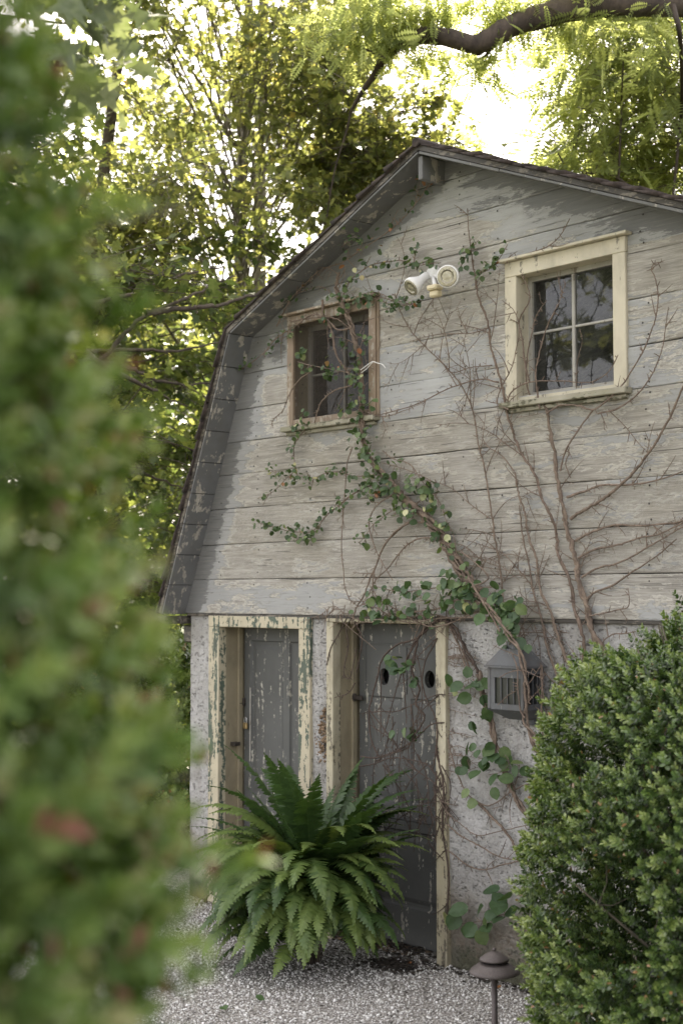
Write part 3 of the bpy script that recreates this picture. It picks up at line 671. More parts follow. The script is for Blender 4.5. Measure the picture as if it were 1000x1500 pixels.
e = MB(); frustum(e, (L0-.012, L1+.012, ly0-.012, ly1+.01), (L0-.012, L1+.012, ly0-.012, ly1+.01), LT+.001, LT+.012); frustum(e, (L0-.008, L1+.008, ly0-.008, ly1+.008), (lx-.062, lx+.062, lyc-.045, lyc+.045), LT+.013, LT+.10)
frustum(e, (lx-.045, lx+.045, lyc-.03, lyc+.03), (lx-.03, lx+.03, lyc-.02, lyc+.02), LT+.101, LT+.16); e.build('lantern_roof', M['lead'], t)
e = MB(); frustum(e, (lx-.05, lx+.05, lyc+.0, ly1), (L0-.002, L1+.002, ly0-.002, ly1+.004), LB-.055, LB-.001); e.box(lx-.045, lx+.045, ly1, .01, LB-.09, LB-.02, .01); e.build('bracket', M['lead'], t)
e = MB(); e.box(L0+.05, L1-.023, ly0+.013, ly0+.016, LB+.031, LT-.051); e.build('lantern_pane', M['amber'], t)
e = MB(); e.box(L0+.023, L0+.05, ly0+.004, ly0+.011, LB+.031, LT-.051)
for k in range(3): xx = L0+.09+.045*k; e.box(xx, xx+.004, ly0+.006, ly0+.012, LB+.031, LT-.051)
for k in range(3): yy = ly0+.045+.035*k; e.box(L1-.010, L1-.006, yy, yy+.004, LB+.031, LT-.031)
e.build('lantern_bars', M['lead'], t)
# ---- twin flood lamp
fc = fac(639, 404, 0); t = empty('flood_light', fc, 'white twin headed security floodlight with ivory sensor on the siding between the windows', 'flood light')
e = MB(); e.lathe(fc+np.array((0, -.001, 0)), [(.052, 0), (.052, .03), (.045, .045)], (0, -1, 0), 20); e.build('mounting_box', M['white'], t, True)
def head(tag_, gc, axis, r):
    axis = unit(np.array(axis)); gc = np.array(gc)
    e = MB(); e.lathe(gc, [(r*.93, .004), (r, .0), (r*1.0, -.018), (r*.86, -.035), (r*.60, -.065), (r*.46, -.085), (r*.44, -.135), (r*.2, -.145)], axis, 26)
    o = e.build('lamp_head', M['white'], t, True)
    e = MB(); e.lathe(gc+axis*.0045, [(r*.90, 0), (r*.84, .004), (r*.55, -.001), (r*.25, .003), (r*.02, .004)], axis, 26); e.build('lamp_glass', M['bulb'], o, True)
    back = gc-axis*.12
    kb = Tubes(); kb.add(smooth_path([back, (back+fc)/2+np.array((0, -.02, -.01)), fc+np.array((0, -.03, 0))], 6), .013, 10); kb.build('knuckle', M['white'], o)
g1 = fac(602, 421, -.17); g2 = fac(655, 405, -.19)
head('a', g1, (-.14, -.78, -.60), .056); head('b', g2, (.42, -.86, -.16), .064)
s0 = fac(637, 425, -.12)
e = MB(); e.box(s0[0]-.04, s0[0]+.04, s0[1]-.035, s0[1]+.03, s0[2]-.002, s0[2]+.028, .008); e.box(s0[0]-.032, s0[0]+.036, s0[1]-.022, s0[1]+.025, s0[2]-.04, s0[2]-.004, .008)
kk = e.build('motion_sensor', M['ivory'], t)
tb = Tubes(); tb.add([fc+np.array((0, -.03, -.01)), s0+np.array((0, .0, .02))], .012, 8); tb.build('sensor_arm', M['white'], t)
# ---- path lamp
q = cam(723.5, 1424, 6.0); lp = np.array((q[0], q[1], q[2])); t = empty('path_lamp', (lp[0], lp[1], GZ), 'brown mushroom shaped path lamp with two tier shade on a thin post beside the boxwood', 'path lamp')
e = MB(); e.lathe((lp[0], lp[1], GZ-.02), [(.013, 0), (.013, lp[2]-GZ+.02)], n=16); e.lathe((lp[0], lp[1], GZ-.01), [(.03, 0), (.03, .012), (.014, .02)], n=16); e.build('post', M['bronze'], t, True)
e = MB(); e.lathe(lp, [(.104, -.004), (.107, .0), (.098, .012), (.07, .032), (.05, .042), (.045, .038), (.09, .0)], n=40); e.build('wide_shade', M['bronze'], t, True)
e = MB(); e.lathe(lp, [(.040, .030), (.040, .056)], n=24); e.build('lens_collar', M['dark'], t, True)
e = MB(); e.lathe(lp, [(.05, .050), (.063, .050), (.060, .058), (.036, .076), (.008, .088)], n=36); e.lathe(lp, [(.004, .086), (.008, .092), (.008, .098), (.002, .102)], n=12); e.build('cap_shade', M['bronze'], t, True)
# ------------------------------------------------------------------ climbing vines
def W(pts, Y=-.03): return [fac(x, y, Y) for x, y in pts]
def depth_off(x, y):
    return 0
class Vine:
    def __init__(s, name, label, cat='vine', group=None, seed=1):
        s.name = name; s.label = label; s.cat = cat; s.group = group; s.st = Tubes(); s.tw = Tubes(); s.lp = []; s.ld = []; s.ls = []; s.rs = np.random.RandomState(seed); s.base = None; s.k = 1.
    def stem(s, pts, r0, r1, Y=-.03, tw=0, twl=.25, strands=1, spur=True, twist=.012, leaves=0, lsz=.05, lj=.05):
        P = smooth_path(W(pts, Y), 7)
        if s.base is None: s.base = P[0]
        rs = s.rs; r0 *= s.k; r1 *= s.k
        nn = rs.normal(size=P.shape)*min(.0025, r0*.16); P = P+nn
        rad = np.linspace(r0, r1, len(P))
        for k in range(strands):
            ph = rs.uniform(0, 6); t = np.arange(len(P))
            off = np.stack([np.sin(t*.35+ph), .6*np.cos(t*.35+ph), .7*np.cos(t*.3+ph)], -1)*twist*(1 if strands > 1 else 0)*(rad/r0)[:, None]
            s.st.add(P+off, rad*(1 if strands == 1 else (.75 if strands < 5 else .38))*(rs.uniform(.75, 1.1)), 7, .12)
        L = np.linalg.norm(np.diff(P, axis=0), axis=1).sum()
        if spur:
            for _ in range(int(L*22)):
                i = rs.randint(1, len(P)-1); T = unit(P[i+1]-P[i-1]); a = rs.choice([-1, 1])*rs.uniform(.7, 1.5)
                d = np.array((T[0]*math.cos(a)-T[2]*math.sin(a), rs.uniform(-.5, .1), T[0]*math.sin(a)+T[2]*math.cos(a)))
                l = rs.uniform(.01, .035); s.tw.add([P[i], P[i]+d*l*.5, P[i]+d*l+np.array((0, 0, rs.uniform(-.004, .004)))], [.0026, .0022, .0012], 4)
        for _ in range(int(tw*L)):
            i = rs.randint(1, len(P)-1); s.twig(P[i], unit(P[i+1]-P[i-1]), rs.uniform(.4, 1.3)*twl, 0)
        if leaves: s.leaves(P, int(leaves*L), lsz, lj)
        return P
    def twig(s, p, T, L, lev, side=None, r=.0032):
        rs = s.rs; a = (side or rs.choice([-1, 1]))*rs.uniform(.5, 1.2)
        d = np.array((T[0]*math.cos(a)-T[2]*math.sin(a), rs.uniform(-.12, .05), T[0]*math.sin(a)+T[2]*math.cos(a)))
        n = max(4, int(L/.03)); P = [p]; cur = rs.uniform(-.09, .09)
        for i in range(n):
            cur += rs.uniform(-.05, .05); c, q = math.cos(cur), math.sin(cur)
            d = np.array((d[0]*c-d[2]*q, d[1]*.9+rs.uniform(-.06, .05), d[0]*q+d[2]*c)); d = unit(d)
            nx_ = P[-1]+d*L/n; nx_[1] = min(nx_[1], -.008); P.append(nx_)
        P = np.array(P); s.tw.add(P, np.linspace(r, .0011, len(P)), 4)
        for _ in range(int(L*18)):
            i = rs.randint(1, len(P)-1); TT = unit(P[i+1]-P[i-1]); b = rs.choice([-1, 1])*1.1
            dd = np.array((TT[0]*math.cos(b)-TT[2]*math.sin(b), rs.uniform(-.4, 0), TT[0]*math.sin(b)+TT[2]*math.cos(b))); s.tw.add([P[i], P[i]+dd*rs.uniform(.008, .022)], [.002, .001], 3)
        if lev < 2:
            for _ in range(rs.poisson(L*(6 if lev == 0 else 4))):
                i = rs.randint(1, len(P)-1); s.twig(P[i], unit(P[i+1]-P[i-1]), L*rs.uniform(.25, .6), lev+1, r=r*.7)
        return P
    def leaves(s, P, n, sz, jit):
        rs = s.rs; i = rs.randint(0, len(P)-1, n); t = rs.rand(n)[:, None]; P = np.asarray(P)
        p = P[i]*(1-t)+P[i+1]*t+rs.normal(size=(n, 3))*np.array((1, .5, 1))*jit
        p[:, 1] = np.minimum(p[:, 1], -.012); p[:, 1] = p[:, 1]-rs.uniform(0, .03, n)
        s.lp.append(p); s.ls.append(rs.uniform(.4, 1.25, n)*sz*(.72 if sz < .056 else .8))
    def cluster(s, x, y, Y, n, rad, sz):
        p = fac(x, y, Y)+s.rs.normal(size=(n, 3))*np.array((1, .5, .8))*rad; p[:, 1] = np.minimum(p[:, 1], -.01); s.lp.append(p); s.ls.append(s.rs.uniform(.5, 1.1, n)*sz)
        for q in p[:: 2]: s.tw.add([fac(x, y, Y), (fac(x, y, Y)+q)/2+np.array((0, 0, -.004)), q], [.002, .0016, .001], 3)
    def done(s, mstem='vine', mleaf='ivyleaf', tmpl=(OVv, OVk)):
        t = empty(s.name, s.base, s.label, s.cat, s.group)
        s.st.V += s.tw.V; s.st.K += [k+s.st.n for k in s.tw.K]; s.st.build('stem', M[mstem], t)
        if s.lp:
            p = np.concatenate(s.lp); z = np.concatenate(s.ls); n = len(p); rs = s.rs
            nrm = unit(np.array((.25, -1, .65))+rs.normal(size=(n, 3))*.6); d = rs.normal(size=(n, 3))*.8+np.array((0, -.2, -.6))
            rn = rs.beta(2, 2.6, n); rn = np.where(rs.rand(n) < .035, rs.uniform(.92, 1, n), rn)
            inst_obj('foliage', RDv, RDk, p, frames(d, nrm), z, M[mleaf], t, rn)
        return t
bg = 'bare vines climbing the right half of the barn front'
v = Vine('bare_vine', 'thickest bare vine rising to the right window sill, with long branches sweeping right', group=bg, seed=2)
v.stem([(925, 1130), (905, 1050), (886, 968), (873, 935), (862, 905), (855, 880), (848, 850), (842, 825), (835, 795), (828, 765), (822, 735), (817, 705), (812, 670), (807, 640), (802, 606), (796, 592)], .017, .008, -.03, 3, .3, 3)
v.stem([(835, 760), (858, 745), (880, 733), (903, 715), (925, 694), (943, 672), (958, 651), (980, 612), (1000, 566), (1030, 500)], .010, .005, -.035, 5, .15)
v.stem([(842, 792), (865, 780), (900, 769), (940, 770), (1000, 763), (1060, 745)], .007, .004, -.03, 5, .15)
v.stem([(846, 818), (870, 805), (905, 798), (935, 788), (965, 782), (1010, 760)], .007, .004, -.03, 4, .15)
v.stem([(851, 846), (875, 832), (900, 826), (925, 815), (950, 800), (985, 780), (1010, 765)], .006, .003, -.03, 4, .15)
v.stem([(858, 880), (870, 868), (895, 858), (915, 845), (930, 835), (960, 815), (990, 790)], .006, .003, -.03, 3, .15)
v.stem([(862, 902), (885, 898), (905, 893), (918, 890), (921, 878), (919, 862)], .004, .002, -.04, 3, .1)
v.stem([(830, 728), (860, 718), (880, 711), (920, 710), (960, 704), (1000, 690)], .007, .003, -.03, 4, .15)
v.stem([(835, 700), (828, 680), (832, 665), (833, 655)], .004, .002, -.03)
v.done()
v = Vine('bare_vine', 'bare vine passing left of the right window up to the gable, thorny and reddish brown', group=bg, seed=3)
v.stem([(905, 1110), (885, 1060), (866, 1005), (856, 965), (851, 935), (845, 900), (838, 872), (828, 840), (818, 808), (812, 778), (802, 748), (790, 720), (779, 690), (766, 668), (752, 640), (745, 612), (738, 580), (728, 545), (721, 510), (714, 480), (706, 450), (698, 420), (693, 395)], .012, .006, -.03, 4, .3, 2)
v.stem([(693, 395), (690, 370), (686, 340), (684, 305)], .005, .0025, -.03, 3, .15)
v.stem([(700, 400), (730, 385), (770, 372), (800, 362), (820, 345), (834, 320)], .004, .002, -.05, 3, .12)
v.stem([(745, 600), (728, 590), (735, 565), (748, 540), (756, 510), (760, 480), (752, 455), (735, 440)], .005, .002, -.06, 4, .2)
v.stem([(720, 535), (690, 538), (660, 545), (640, 520)], .004, .002, -.03, 4, .25)
v.stem([(730, 560), (700, 556), (655, 570), (610, 592), (560, 607), (520, 620)], .005, .0025, -.04, 5, .2)
v.stem([(715, 480), (690, 488), (640, 490), (600, 500)], .004, .002, -.03, 4, .15)
v.stem([(765, 668), (740, 650), (715, 632), (680, 620), (640, 622)], .004, .002, -.03, 4, .3)
v.done('vine_red')
v = Vine('bare_vine', 'slender bare vine in the middle of the bare ones, running diagonally up to the lamp', group=bg, seed=4)
v.stem([(870, 1090), (853, 1030), (835, 985), (822, 940), (808, 908), (797, 880), (790, 850), (783, 820), (776, 790), (770, 765), (764, 740), (758, 715), (752, 690)], .010, .005, -.03, 5, .3, 2)
v.stem([(752, 690), (735, 668), (715, 655), (705, 640)], .004, .002, -.03, 4, .25)
v.done()
v = Vine('bare_vine', 'thin bare vine nearest the leafy one, fading out left of the floodlight', group=bg, seed=5)
v.stem([(775, 1010), (765, 960), (750, 925), (738, 890), (734, 850), (730, 820), (724, 785), (719, 750), (714, 715), (708, 680), (700, 650), (695, 615), (688, 590), (672, 560), (655, 540), (635, 520), (618, 503), (604, 488), (590, 465), (582, 445), (578, 430)], .007, .003, -.025, 6, .35)
v.stem([(718, 760), (690, 740), (660, 715), (630, 705), (600, 700)], .003, .0015, -.025, 3, .2)
v.stem([(730, 830), (705, 820), (680, 800), (655, 795), (620, 790)], .003, .0015, -.025, 4, .2)
v.done()
v = Vine('bare_vine', 'short bare vine between the two tallest bare stems, knotted with fine twigs', group=bg, seed=6)
v.stem([(830, 1040), (815, 990), (800, 945), (792, 905), (780, 865), (775, 830), (768, 800), (763, 770), (760, 740)], .007, .003, -.022, 6, .35)
v.stem([(780, 860), (755, 830), (735, 810), (710, 800), (680, 790)], .003, .0015, -.022, 4, .25)
v.stem([(772, 820), (745, 812), (715, 820), (690, 815), (655, 820)], .003, .0015, -.022, 4, .25)
v.done()
v = Vine('bare_vine', 'bare red vine stem hooking upward on the siding right of the right window', group=bg, seed=7)
v.stem([(800, 606), (820, 594), (845, 594), (868, 600), (890, 585), (912, 562), (928, 537), (943, 511), (952, 488), (959, 467), (963, 440), (962, 423), (958, 405), (953, 395), (958, 386), (970, 383)], .006, .0028, -.05, 4, .12)
v.stem([(875, 606), (903, 599), (928, 582), (947, 560), (960, 536), (969, 511), (974, 480), (978, 450)], .005, .002, -.04, 4, .1)
v.stem([(868, 600), (845, 632), (828, 660), (820, 690)], .005, .004, -.035, 3, .15)
v.stem([(890, 600), (915, 625), (935, 650), (948, 662)], .003, .0015, -.03, 3, .1)
v.done('vine_red')
v = Vine('bare_vine', 'bare vine stems crossing the left panes of the right window', group=bg, seed=8)
v.stem([(790, 598), (786, 570), (784, 545), (789, 520), (797, 489), (805, 468), (815, 450), (822, 432), (828, 414)], .006, .0025, -.05, 4, .12)
v.stem([(778, 590), (770, 555), (772, 520), (778, 490), (785, 462), (800, 440)], .005, .002, .02, 4, .15)
v.stem([(742, 596), (748, 575), (775, 560), (820, 558), (862, 560), (890, 545), (905, 520)], .004, .002, -.05, 3, .12)
v.stem([(775, 560), (768, 530), (765, 500), (760, 470), (775, 440), (772, 420), (762, 400)], .005, .002, -.02, 3, .15)
v.stem([(843, 575), (845, 530), (852, 500), (848, 480)], .003, .002, .04, 2, .1)
v.done('vine_red')
# the leafy climber
v = Vine('climbing_vine', 'leafy climbing vine rising from the wall past the lantern and up between the windows', group=None, seed=9); v.k = 1.05
v.stem([(830, 1165), (806, 1120), (790, 1092), (776, 1070), (768, 1050), (771, 1020), (768, 985), (760, 955), (748, 935), (728, 905), (712, 885)], .008, .008, -.22, 2, .2, 2)
v.stem([(712, 885), (697, 868), (682, 846), (668, 823), (655, 800), (642, 780), (625, 760), (605, 742), (585, 722), (567, 700), (550, 685), (538, 665), (531, 640), (530, 615), (529, 590), (529, 560), (527, 530), (521, 505), (515, 480), (507, 460), (499, 440), (492, 420), (496, 400)], .027, .010, -.055, 6, .2, 9, leaves=0, twist=.026)
P = v.stem([(567, 700), (550, 685), (538, 665), (531, 640), (529, 600), (529, 560), (527, 530), (521, 505)], .004, .003, -.07, 0, leaves=110, lsz=.046, lj=.035)
v.stem([(690, 860), (668, 823), (642, 780), (605, 742), (567, 700), (545, 675), (532, 650), (530, 625)], .004, .003, -.075, 0, leaves=70, lsz=.050, lj=.045)
v.stem([(515, 565), (490, 572), (470, 590), (460, 620)], .005, .003, -.07, 3, .12)
v.stem([(455, 545), (440, 555), (425, 575), (415, 600), (403, 612), (397, 622)], .004, .002, -.07, 4, .1)
v.stem([(525, 600), (560, 610), (590, 602), (620, 590)], .005, .002, -.05, 3, .1)
v.stem([(436, 530), (455, 535), (480, 540), (505, 545), (520, 550)], .003, .002, -.09, 0, leaves=60, lsz=.042, lj=.03)
for (x, y) in ((500, 500), (480, 545), (532, 500), (515, 590), (500, 600), (540, 590), (470, 470), (445, 608), (430, 625), (440, 515)): v.cluster(x, y, -.09, 7, .022, .040)
v.stem([(567, 700), (545, 695), (520, 698), (500, 692), (480, 692), (460, 700), (440, 698), (425, 690), (395, 692)], .005, .002, -.05, 3, .1, leaves=95, lsz=.042, lj=.022)
v.stem([(452, 622), (432, 650), (431, 672), (432, 688), (420, 700), (400, 720), (378, 730)], .004, .002, -.05, 2, .08, leaves=55, lsz=.038, lj=.016)
v.stem([(560, 715), (540, 712), (515, 725), (495, 742), (478, 755), (465, 772), (450, 780), (425, 778), (400, 772), (378, 766)], .006, .002, -.05, 3, .1, leaves=100, lsz=.042, lj=.026)
v.stem([(470, 770), (455, 785), (440, 790), (425, 785)], .003, .002, -.05, 1, .08, leaves=110, lsz=.04, lj=.018)
v.stem([(585, 722), (560, 718), (545, 728), (528, 722)], .005, .002, -.05, 3, .1, leaves=60, lsz=.042, lj=.02)
v.stem([(605, 742), (620, 730), (640, 722), (632, 705), (600, 690), (575, 682), (560, 678)], .004, .002, -.06, 2, .12)
v.stem([(560, 660), (575, 672), (600, 680), (618, 705), (630, 718), (645, 738), (652, 760), (664, 785), (668, 815)], .004, .0025, -.06, 2, .12, leaves=36, lsz=.05, lj=.03)
v.stem([(605, 742), (590, 750), (575, 748), (560, 758), (545, 770), (535, 785), (525, 795)], .004, .002, -.06, 2, .1, leaves=60, lsz=.048, lj=.022)
for (x, y) in ((593, 703), (612, 712), (627, 708), (637, 740), (618, 735), (640, 775), (605, 752), (650, 770), (568, 720), (545, 705), (590, 735), (535, 790), (575, 715)): v.cluster(x, y, -.08, 6, .028, .052)
v.stem([(640, 790), (620, 788), (600, 795), (585, 810), (570, 830), (550, 850), (540, 870), (530, 885)], .006, .003, -.05, 5, .14)
v.stem([(625, 762), (600, 765), (585, 775), (570, 790), (555, 815), (545, 840), (535, 870), (520, 890), (515, 915)], .009, .005, -.05, 4, .15, 2)
v.stem([(600, 765), (580, 778), (562, 800), (550, 830), (546, 850), (545, 880), (540, 905)], .006, .003, -.06, 4, .15)
v.stem([(516, 655), (508, 680), (505, 720), (502, 760), (500, 800), (503, 840), (505, 860), (512, 878), (520, 885)], .004, .003, -.06, 2, .06)
v.stem([(580, 722), (558, 735), (545, 750), (540, 770), (545, 790), (552, 810), (560, 825), (575, 850)], .005, .003, -.07, 3, .12)
v.stem([(700, 868), (725, 880), (760, 872)], .003, .0015, -.05, 1, .1)
v.stem([(655, 803), (690, 815), (720, 820), (760, 850)], .003, .0015, -.05, 6, .2)
v.stem([(665, 825), (700, 830), (740, 835), (790, 838)], .003, .0015, -.04, 5, .2)
v.stem([(690, 860), (715, 845), (680, 812), (675, 805)], .0045, .0028, -.14, 0, spur=False)
v.stem([(685, 845), (700, 870), (718, 900), (732, 925)], .006, .005, -.22, 0, spur=False)
v.done()
v = Vine('climbing_vine', 'broad leaved vine spreading along the board just above the two door frames', seed=10)
v.stem([(735, 905), (700, 882), (665, 880), (640, 892), (610, 896), (575, 902), (550, 890), (530, 885)], .006, .003, -.08, 5, .2, leaves=75, lsz=.062, lj=.035)
v.stem([(700, 872), (680, 862), (660, 860), (630, 862), (600, 866), (575, 865), (545, 858)], .005, .002, -.08, 5, .18, leaves=75, lsz=.060, lj=.03)
v.stem([(720, 880), (735, 895), (745, 905), (750, 930), (745, 945)], .004, .003, -.16, 1, .1, leaves=130, lsz=.082, lj=.045)
v.stem([(720, 860), (690, 862), (665, 855), (650, 850)], .004, .003, -.10, 1, .1, leaves=50, lsz=.07, lj=.03)
v.stem([(770, 895), (745, 890), (720, 880)], .003, .003, -.16, 1, .1, leaves=110, lsz=.075, lj=.03)
v.stem([(660, 905), (630, 900), (600, 905), (570, 908), (540, 912), (510, 902), (488, 888), (470, 900), (440, 912)], .004, .002, -.06, 7, .14)
v.stem([(700, 895), (640, 918), (600, 905), (555, 880), (520, 890)], .005, .003, -.06, 6, .16)
v.stem([(730, 910), (690, 905), (640, 906), (600, 912), (560, 900)], .005, .003, -.07, 7, .14)
for _ in range(9):
    a = v.rs.uniform(500, 690); v.stem([(a, 890+v.rs.uniform(-8, 8)), (a+v.rs.uniform(-25, 25), 905), (a+v.rs.uniform(-45, 45), 905+v.rs.uniform(5, 50))], .003, .0015, -.05, 3, .1)
v.done('vine', 'vineleaf')
v = Vine('climbing_vine', 'tangle of thin leafless loops hanging over the right door with its oval holes', seed=12)
Yd = -.02; v.k = 1.35
v.stem([(650, 905), (628, 915), (612, 935), (600, 955), (593, 975), (575, 1000), (560, 940)][:5], .009, .005, Yd, 2, .12, 3)
v.stem([(640, 908), (610, 935), (580, 945), (560, 965), (553, 990), (545, 1020), (540, 1045), (543, 1080), (550, 1100), (560, 1115)], .005, .003, Yd, 3, .12)
v.stem([(610, 935), (606, 960), (606, 985), (612, 1010), (610, 1030), (620, 1045), (615, 1065), (603, 1085), (595, 1095), (575, 1105), (550, 1115)], .006, .003, Yd, 4, .14, 2)
v.stem([(588, 985), (580, 1010), (572, 1040), (565, 1065), (560, 1080)], .003, .002, Yd, 2, .1)
v.stem([(590, 985), (592, 1010), (594, 1040), (595, 1060)], .003, .002, Yd, 1, .08)
v.stem([(640, 935), (632, 950), (622, 970), (618, 1000), (625, 1025), (635, 1045), (640, 1070), (638, 1100), (633, 1130)], .004, .003, Yd, 4, .12)
v.stem([(541, 1040), (560, 1065), (575, 1085), (585, 1100)], .003, .002, Yd, 2, .1); v.stem([(543, 1062), (565, 1078), (580, 1090)], .003, .002, Yd, 1, .1)
v.stem([(528, 1108), (550, 1110), (580, 1100), (605, 1085), (630, 1062), (650, 1058)], .004, .003, Yd, 4, .14)
v.stem([(526, 1123), (550, 1118), (575, 1110), (600, 1113), (625, 1120), (640, 1140)], .004, .003, Yd, 4, .14)
v.stem([(545, 1043), (560, 1042), (580, 1042), (610, 1030), (640, 1018), (652, 1018)], .0035, .002, Yd, 3, .1)
v.stem([(560, 1120), (575, 1140), (590, 1165), (600, 1190), (600, 1215)], .004, .003, Yd, 3, .14)
v.stem([(640, 1090), (645, 1130), (648, 1170), (650, 1220), (655, 1280), (655, 1340)], .007, .004, Yd, 4, .12, 2)
v.stem([(560, 1220), (590, 1195), (620, 1178), (650, 1172)], .003, .002, Yd, 3, .12)
v.stem([(590, 1108), (612, 1130), (638, 1150), (655, 1190), (665, 1200)], .004, .002, Yd, 6, .12)
v.stem([(640, 905), (655, 912), (672, 930), (685, 960), (700, 985)], .010, .006, -.03, 2, .1, 2)
for _ in range(16):
    a, b = v.rs.uniform(545, 645), v.rs.uniform(930, 1150); c_ = v.rs.uniform(-30, 30); v.stem([(a, b), (a+c_, b+30), (a+c_*1.3, b+65), (a+c_*.8, b+105)], .003, .0015, Yd, 4, .12)
for _ in range(12): a, b = v.rs.uniform(618, 652), v.rs.uniform(1120, 1210); v.stem([(a, b), (a+v.rs.uniform(-14, 14), b+25), (a+v.rs.uniform(-18, 18), b+55)], .0025, .0015, Yd, 2, .06)
v.stem([(520, 910), (530, 935), (527, 960), (522, 985)], .004, .002, Yd, 2, .08); v.stem([(515, 905), (507, 920), (510, 945), (503, 985), (512, 993), (518, 970), (522, 950)], .003, .002, Yd, 3, .06)
v.stem([(520, 1000), (510, 1015), (490, 1022)], .0035, .002, Yd, 1, .05); v.stem([(508, 905), (495, 930), (484, 950), (478, 975)], .003, .002, Yd, 1, .08)
for (x, y, n) in ((572, 967, 9), (590, 975, 7), (585, 983, 4), (606, 995, 5), (595, 1065, 3), (602, 1077, 4), (578, 1073, 2)): v.cluster(x, y, Yd-.02, n, .02, .055)
v.done('darkvine', 'vineleaf')
v = Vine('climbing_vine', 'round leaved vine on the white wall below the lantern, between door post and boxwood', seed=13)
v.stem([(700, 985), (706, 1012), (715, 1045), (722, 1075), (728, 1100), (738, 1130), (752, 1160), (765, 1185), (782, 1208), (800, 1230)], .011, .010, -.03, 2, .2, 3)
v.stem([(692, 995), (703, 1010), (712, 1040)], .004, .003, -.05, 0, leaves=26, lsz=.080, lj=.05)
v.stem([(700, 1112), (715, 1108), (730, 1100), (745, 1115), (735, 1130), (715, 1135)], .003, .002, -.05, 0, spur=False, leaves=0)
for (x, y) in ((692, 1066), (692, 1093), (706, 1105), (682, 1117), (674, 1130), (688, 1130), (706, 1135), (715, 1121), (728, 1095), (727, 1103), (741, 1101), (755, 1114), (746, 1120), (736, 1124), (718, 1108), (703, 1100), (722, 1114), (730, 1110), (732, 1140), (738, 1150), (757, 1149), (729, 1160), (755, 1162), (772, 1124), (762, 1128), (773, 1143), (716, 1128), (740, 1135), (692, 1163), (690, 1184), (668, 1000), (668, 1012), (682, 1006), (692, 998), (698, 1012), (695, 1026), (710, 1022), (716, 1024), (715, 1043), (716, 1056), (698, 1063), (812, 1014), (799, 1018), (735, 1012), (742, 1028)):
    v.lp.append(np.array([fac(x, y, -.06)+np.array((-.03, 0, .02))])); v.ls.append(np.array([v.rs.uniform(.05, .082)]))
v.stem([(655, 1080), (662, 1110), (670, 1135), (682, 1160), (695, 1172), (712, 1180), (728, 1175), (745, 1162), (768, 1150), (795, 1143)], .005, .004, -.03, 4, .15)
v.stem([(700, 1176), (715, 1192), (733, 1210), (748, 1230), (757, 1250)], .008, .006, -.02, 5, .12)
v.stem([(643, 1170), (655, 1190), (680, 1212), (700, 1224), (730, 1218), (775, 1208)], .004, .003, -.04, 3, .15)
v.stem([(655, 1208), (675, 1225), (700, 1238), (730, 1255), (760, 1260)], .005, .003, -.03, 5, .14)
v.stem([(655, 1245), (668, 1255), (685, 1268), (708, 1274), (735, 1267), (765, 1260)], .005, .004, -.03, 4, .14)
for _ in range(26): yy = v.rs.uniform(925, 1130); v.stem([(656, yy), (672, yy+v.rs.uniform(-6, 6)), (690+v.rs.uniform(-5, 15), yy+v.rs.uniform(-8, 14))], .0022, .0012, -.018, 3, .06)
for _ in range(9): xx = v.rs.uniform(735, 840); v.stem([(xx, 915), (xx+8, 950), (xx+v.rs.uniform(10, 30), 1000+v.rs.uniform(-20, 40))], .003, .0015, -.012, 7, .1)
v.stem([(870, 985), (880, 945), (895, 930), (915, 928), (930, 925)], .005, .003, -.03, 3, .1)
v.stem([(690, 985), (672, 950), (660, 915)], .007, .006, -.03, 3, .1, 2)
v.done('vine', 'vineleaf')
v = Vine('climbing_vine', 'low broad leaved vine sprig on the wall foot behind the path lamp', seed=19)
v.stem([(800, 1400), (775, 1370), (755, 1345), (735, 1340), (710, 1348), (685, 1352), (660, 1355)], .004, .002, -.06, 1, .08)
for (x, y) in ((662, 1352), (676, 1345), (690, 1338), (705, 1346), (700, 1360), (682, 1366), (706, 1370), (718, 1350), (728, 1340), (738, 1325), (735, 1312), (745, 1335), (752, 1322), (742, 1350), (760, 1345), (715, 1362)):
    v.lp.append(np.array([fac(x, y, -.09)+np.array((-.03, 0, .02))])); v.ls.append(np.array([v.rs.uniform(.075, .11)]))
v.done('vine', 'vineleaf')
v = Vine('climbing_vine', 'bundle of vine stems wrapping the grey wall lantern', seed=14)
v.stem([(820, 1130), (800, 1100), (790, 1050), (795, 1020), (793, 985), (790, 972)], .006, .003, -.16, 2, .1, 2)
v.stem([(768, 1052), (762, 1040), (758, 1010), (757, 980), (750, 958)], .004, .003, -.23, 1, .08)
v.stem([(731, 993), (745, 985), (765, 982), (785, 990), (795, 995)], .003, .002, -.23, 1, .06); v.stem([(768, 1035), (780, 1020), (793, 1005), (796, 985)], .003, .002, -.22, 1, .06)
v.stem([(765, 1005), (775, 1000), (785, 985), (792, 975)], .003, .002, -.22); v.stem([(755, 1012), (742, 1020), (728, 1033)], .003, .002, -.22)
v.stem([(775, 1072), (788, 1100), (800, 1112), (825, 1130)], .012, .010, -.08, 5, .12, 3)
v.stem([(800, 1022), (812, 1040), (818, 1060), (830, 1080)], .007, .006, -.03, 3, .12, 2)
v.done('vine_red', 'vineleaf')
v = Vine('climbing_vine', 'rusty brown ivy trailing under the left roof slope to the floodlight', seed=15)
v.stem([(405, 478), (425, 440), (448, 415), (470, 395), (500, 385), (530, 365), (560, 345), (590, 320), (615, 290), (628, 268)], .005, .003, -.06, 6, .14, leaves=22, lsz=.045, lj=.035)
v.done('vine_red', 'oldleaf')
v2 = v = Vine('climbing_vine', 'small leaved green ivy strand reaching right along the boards to the floodlight', seed=16)
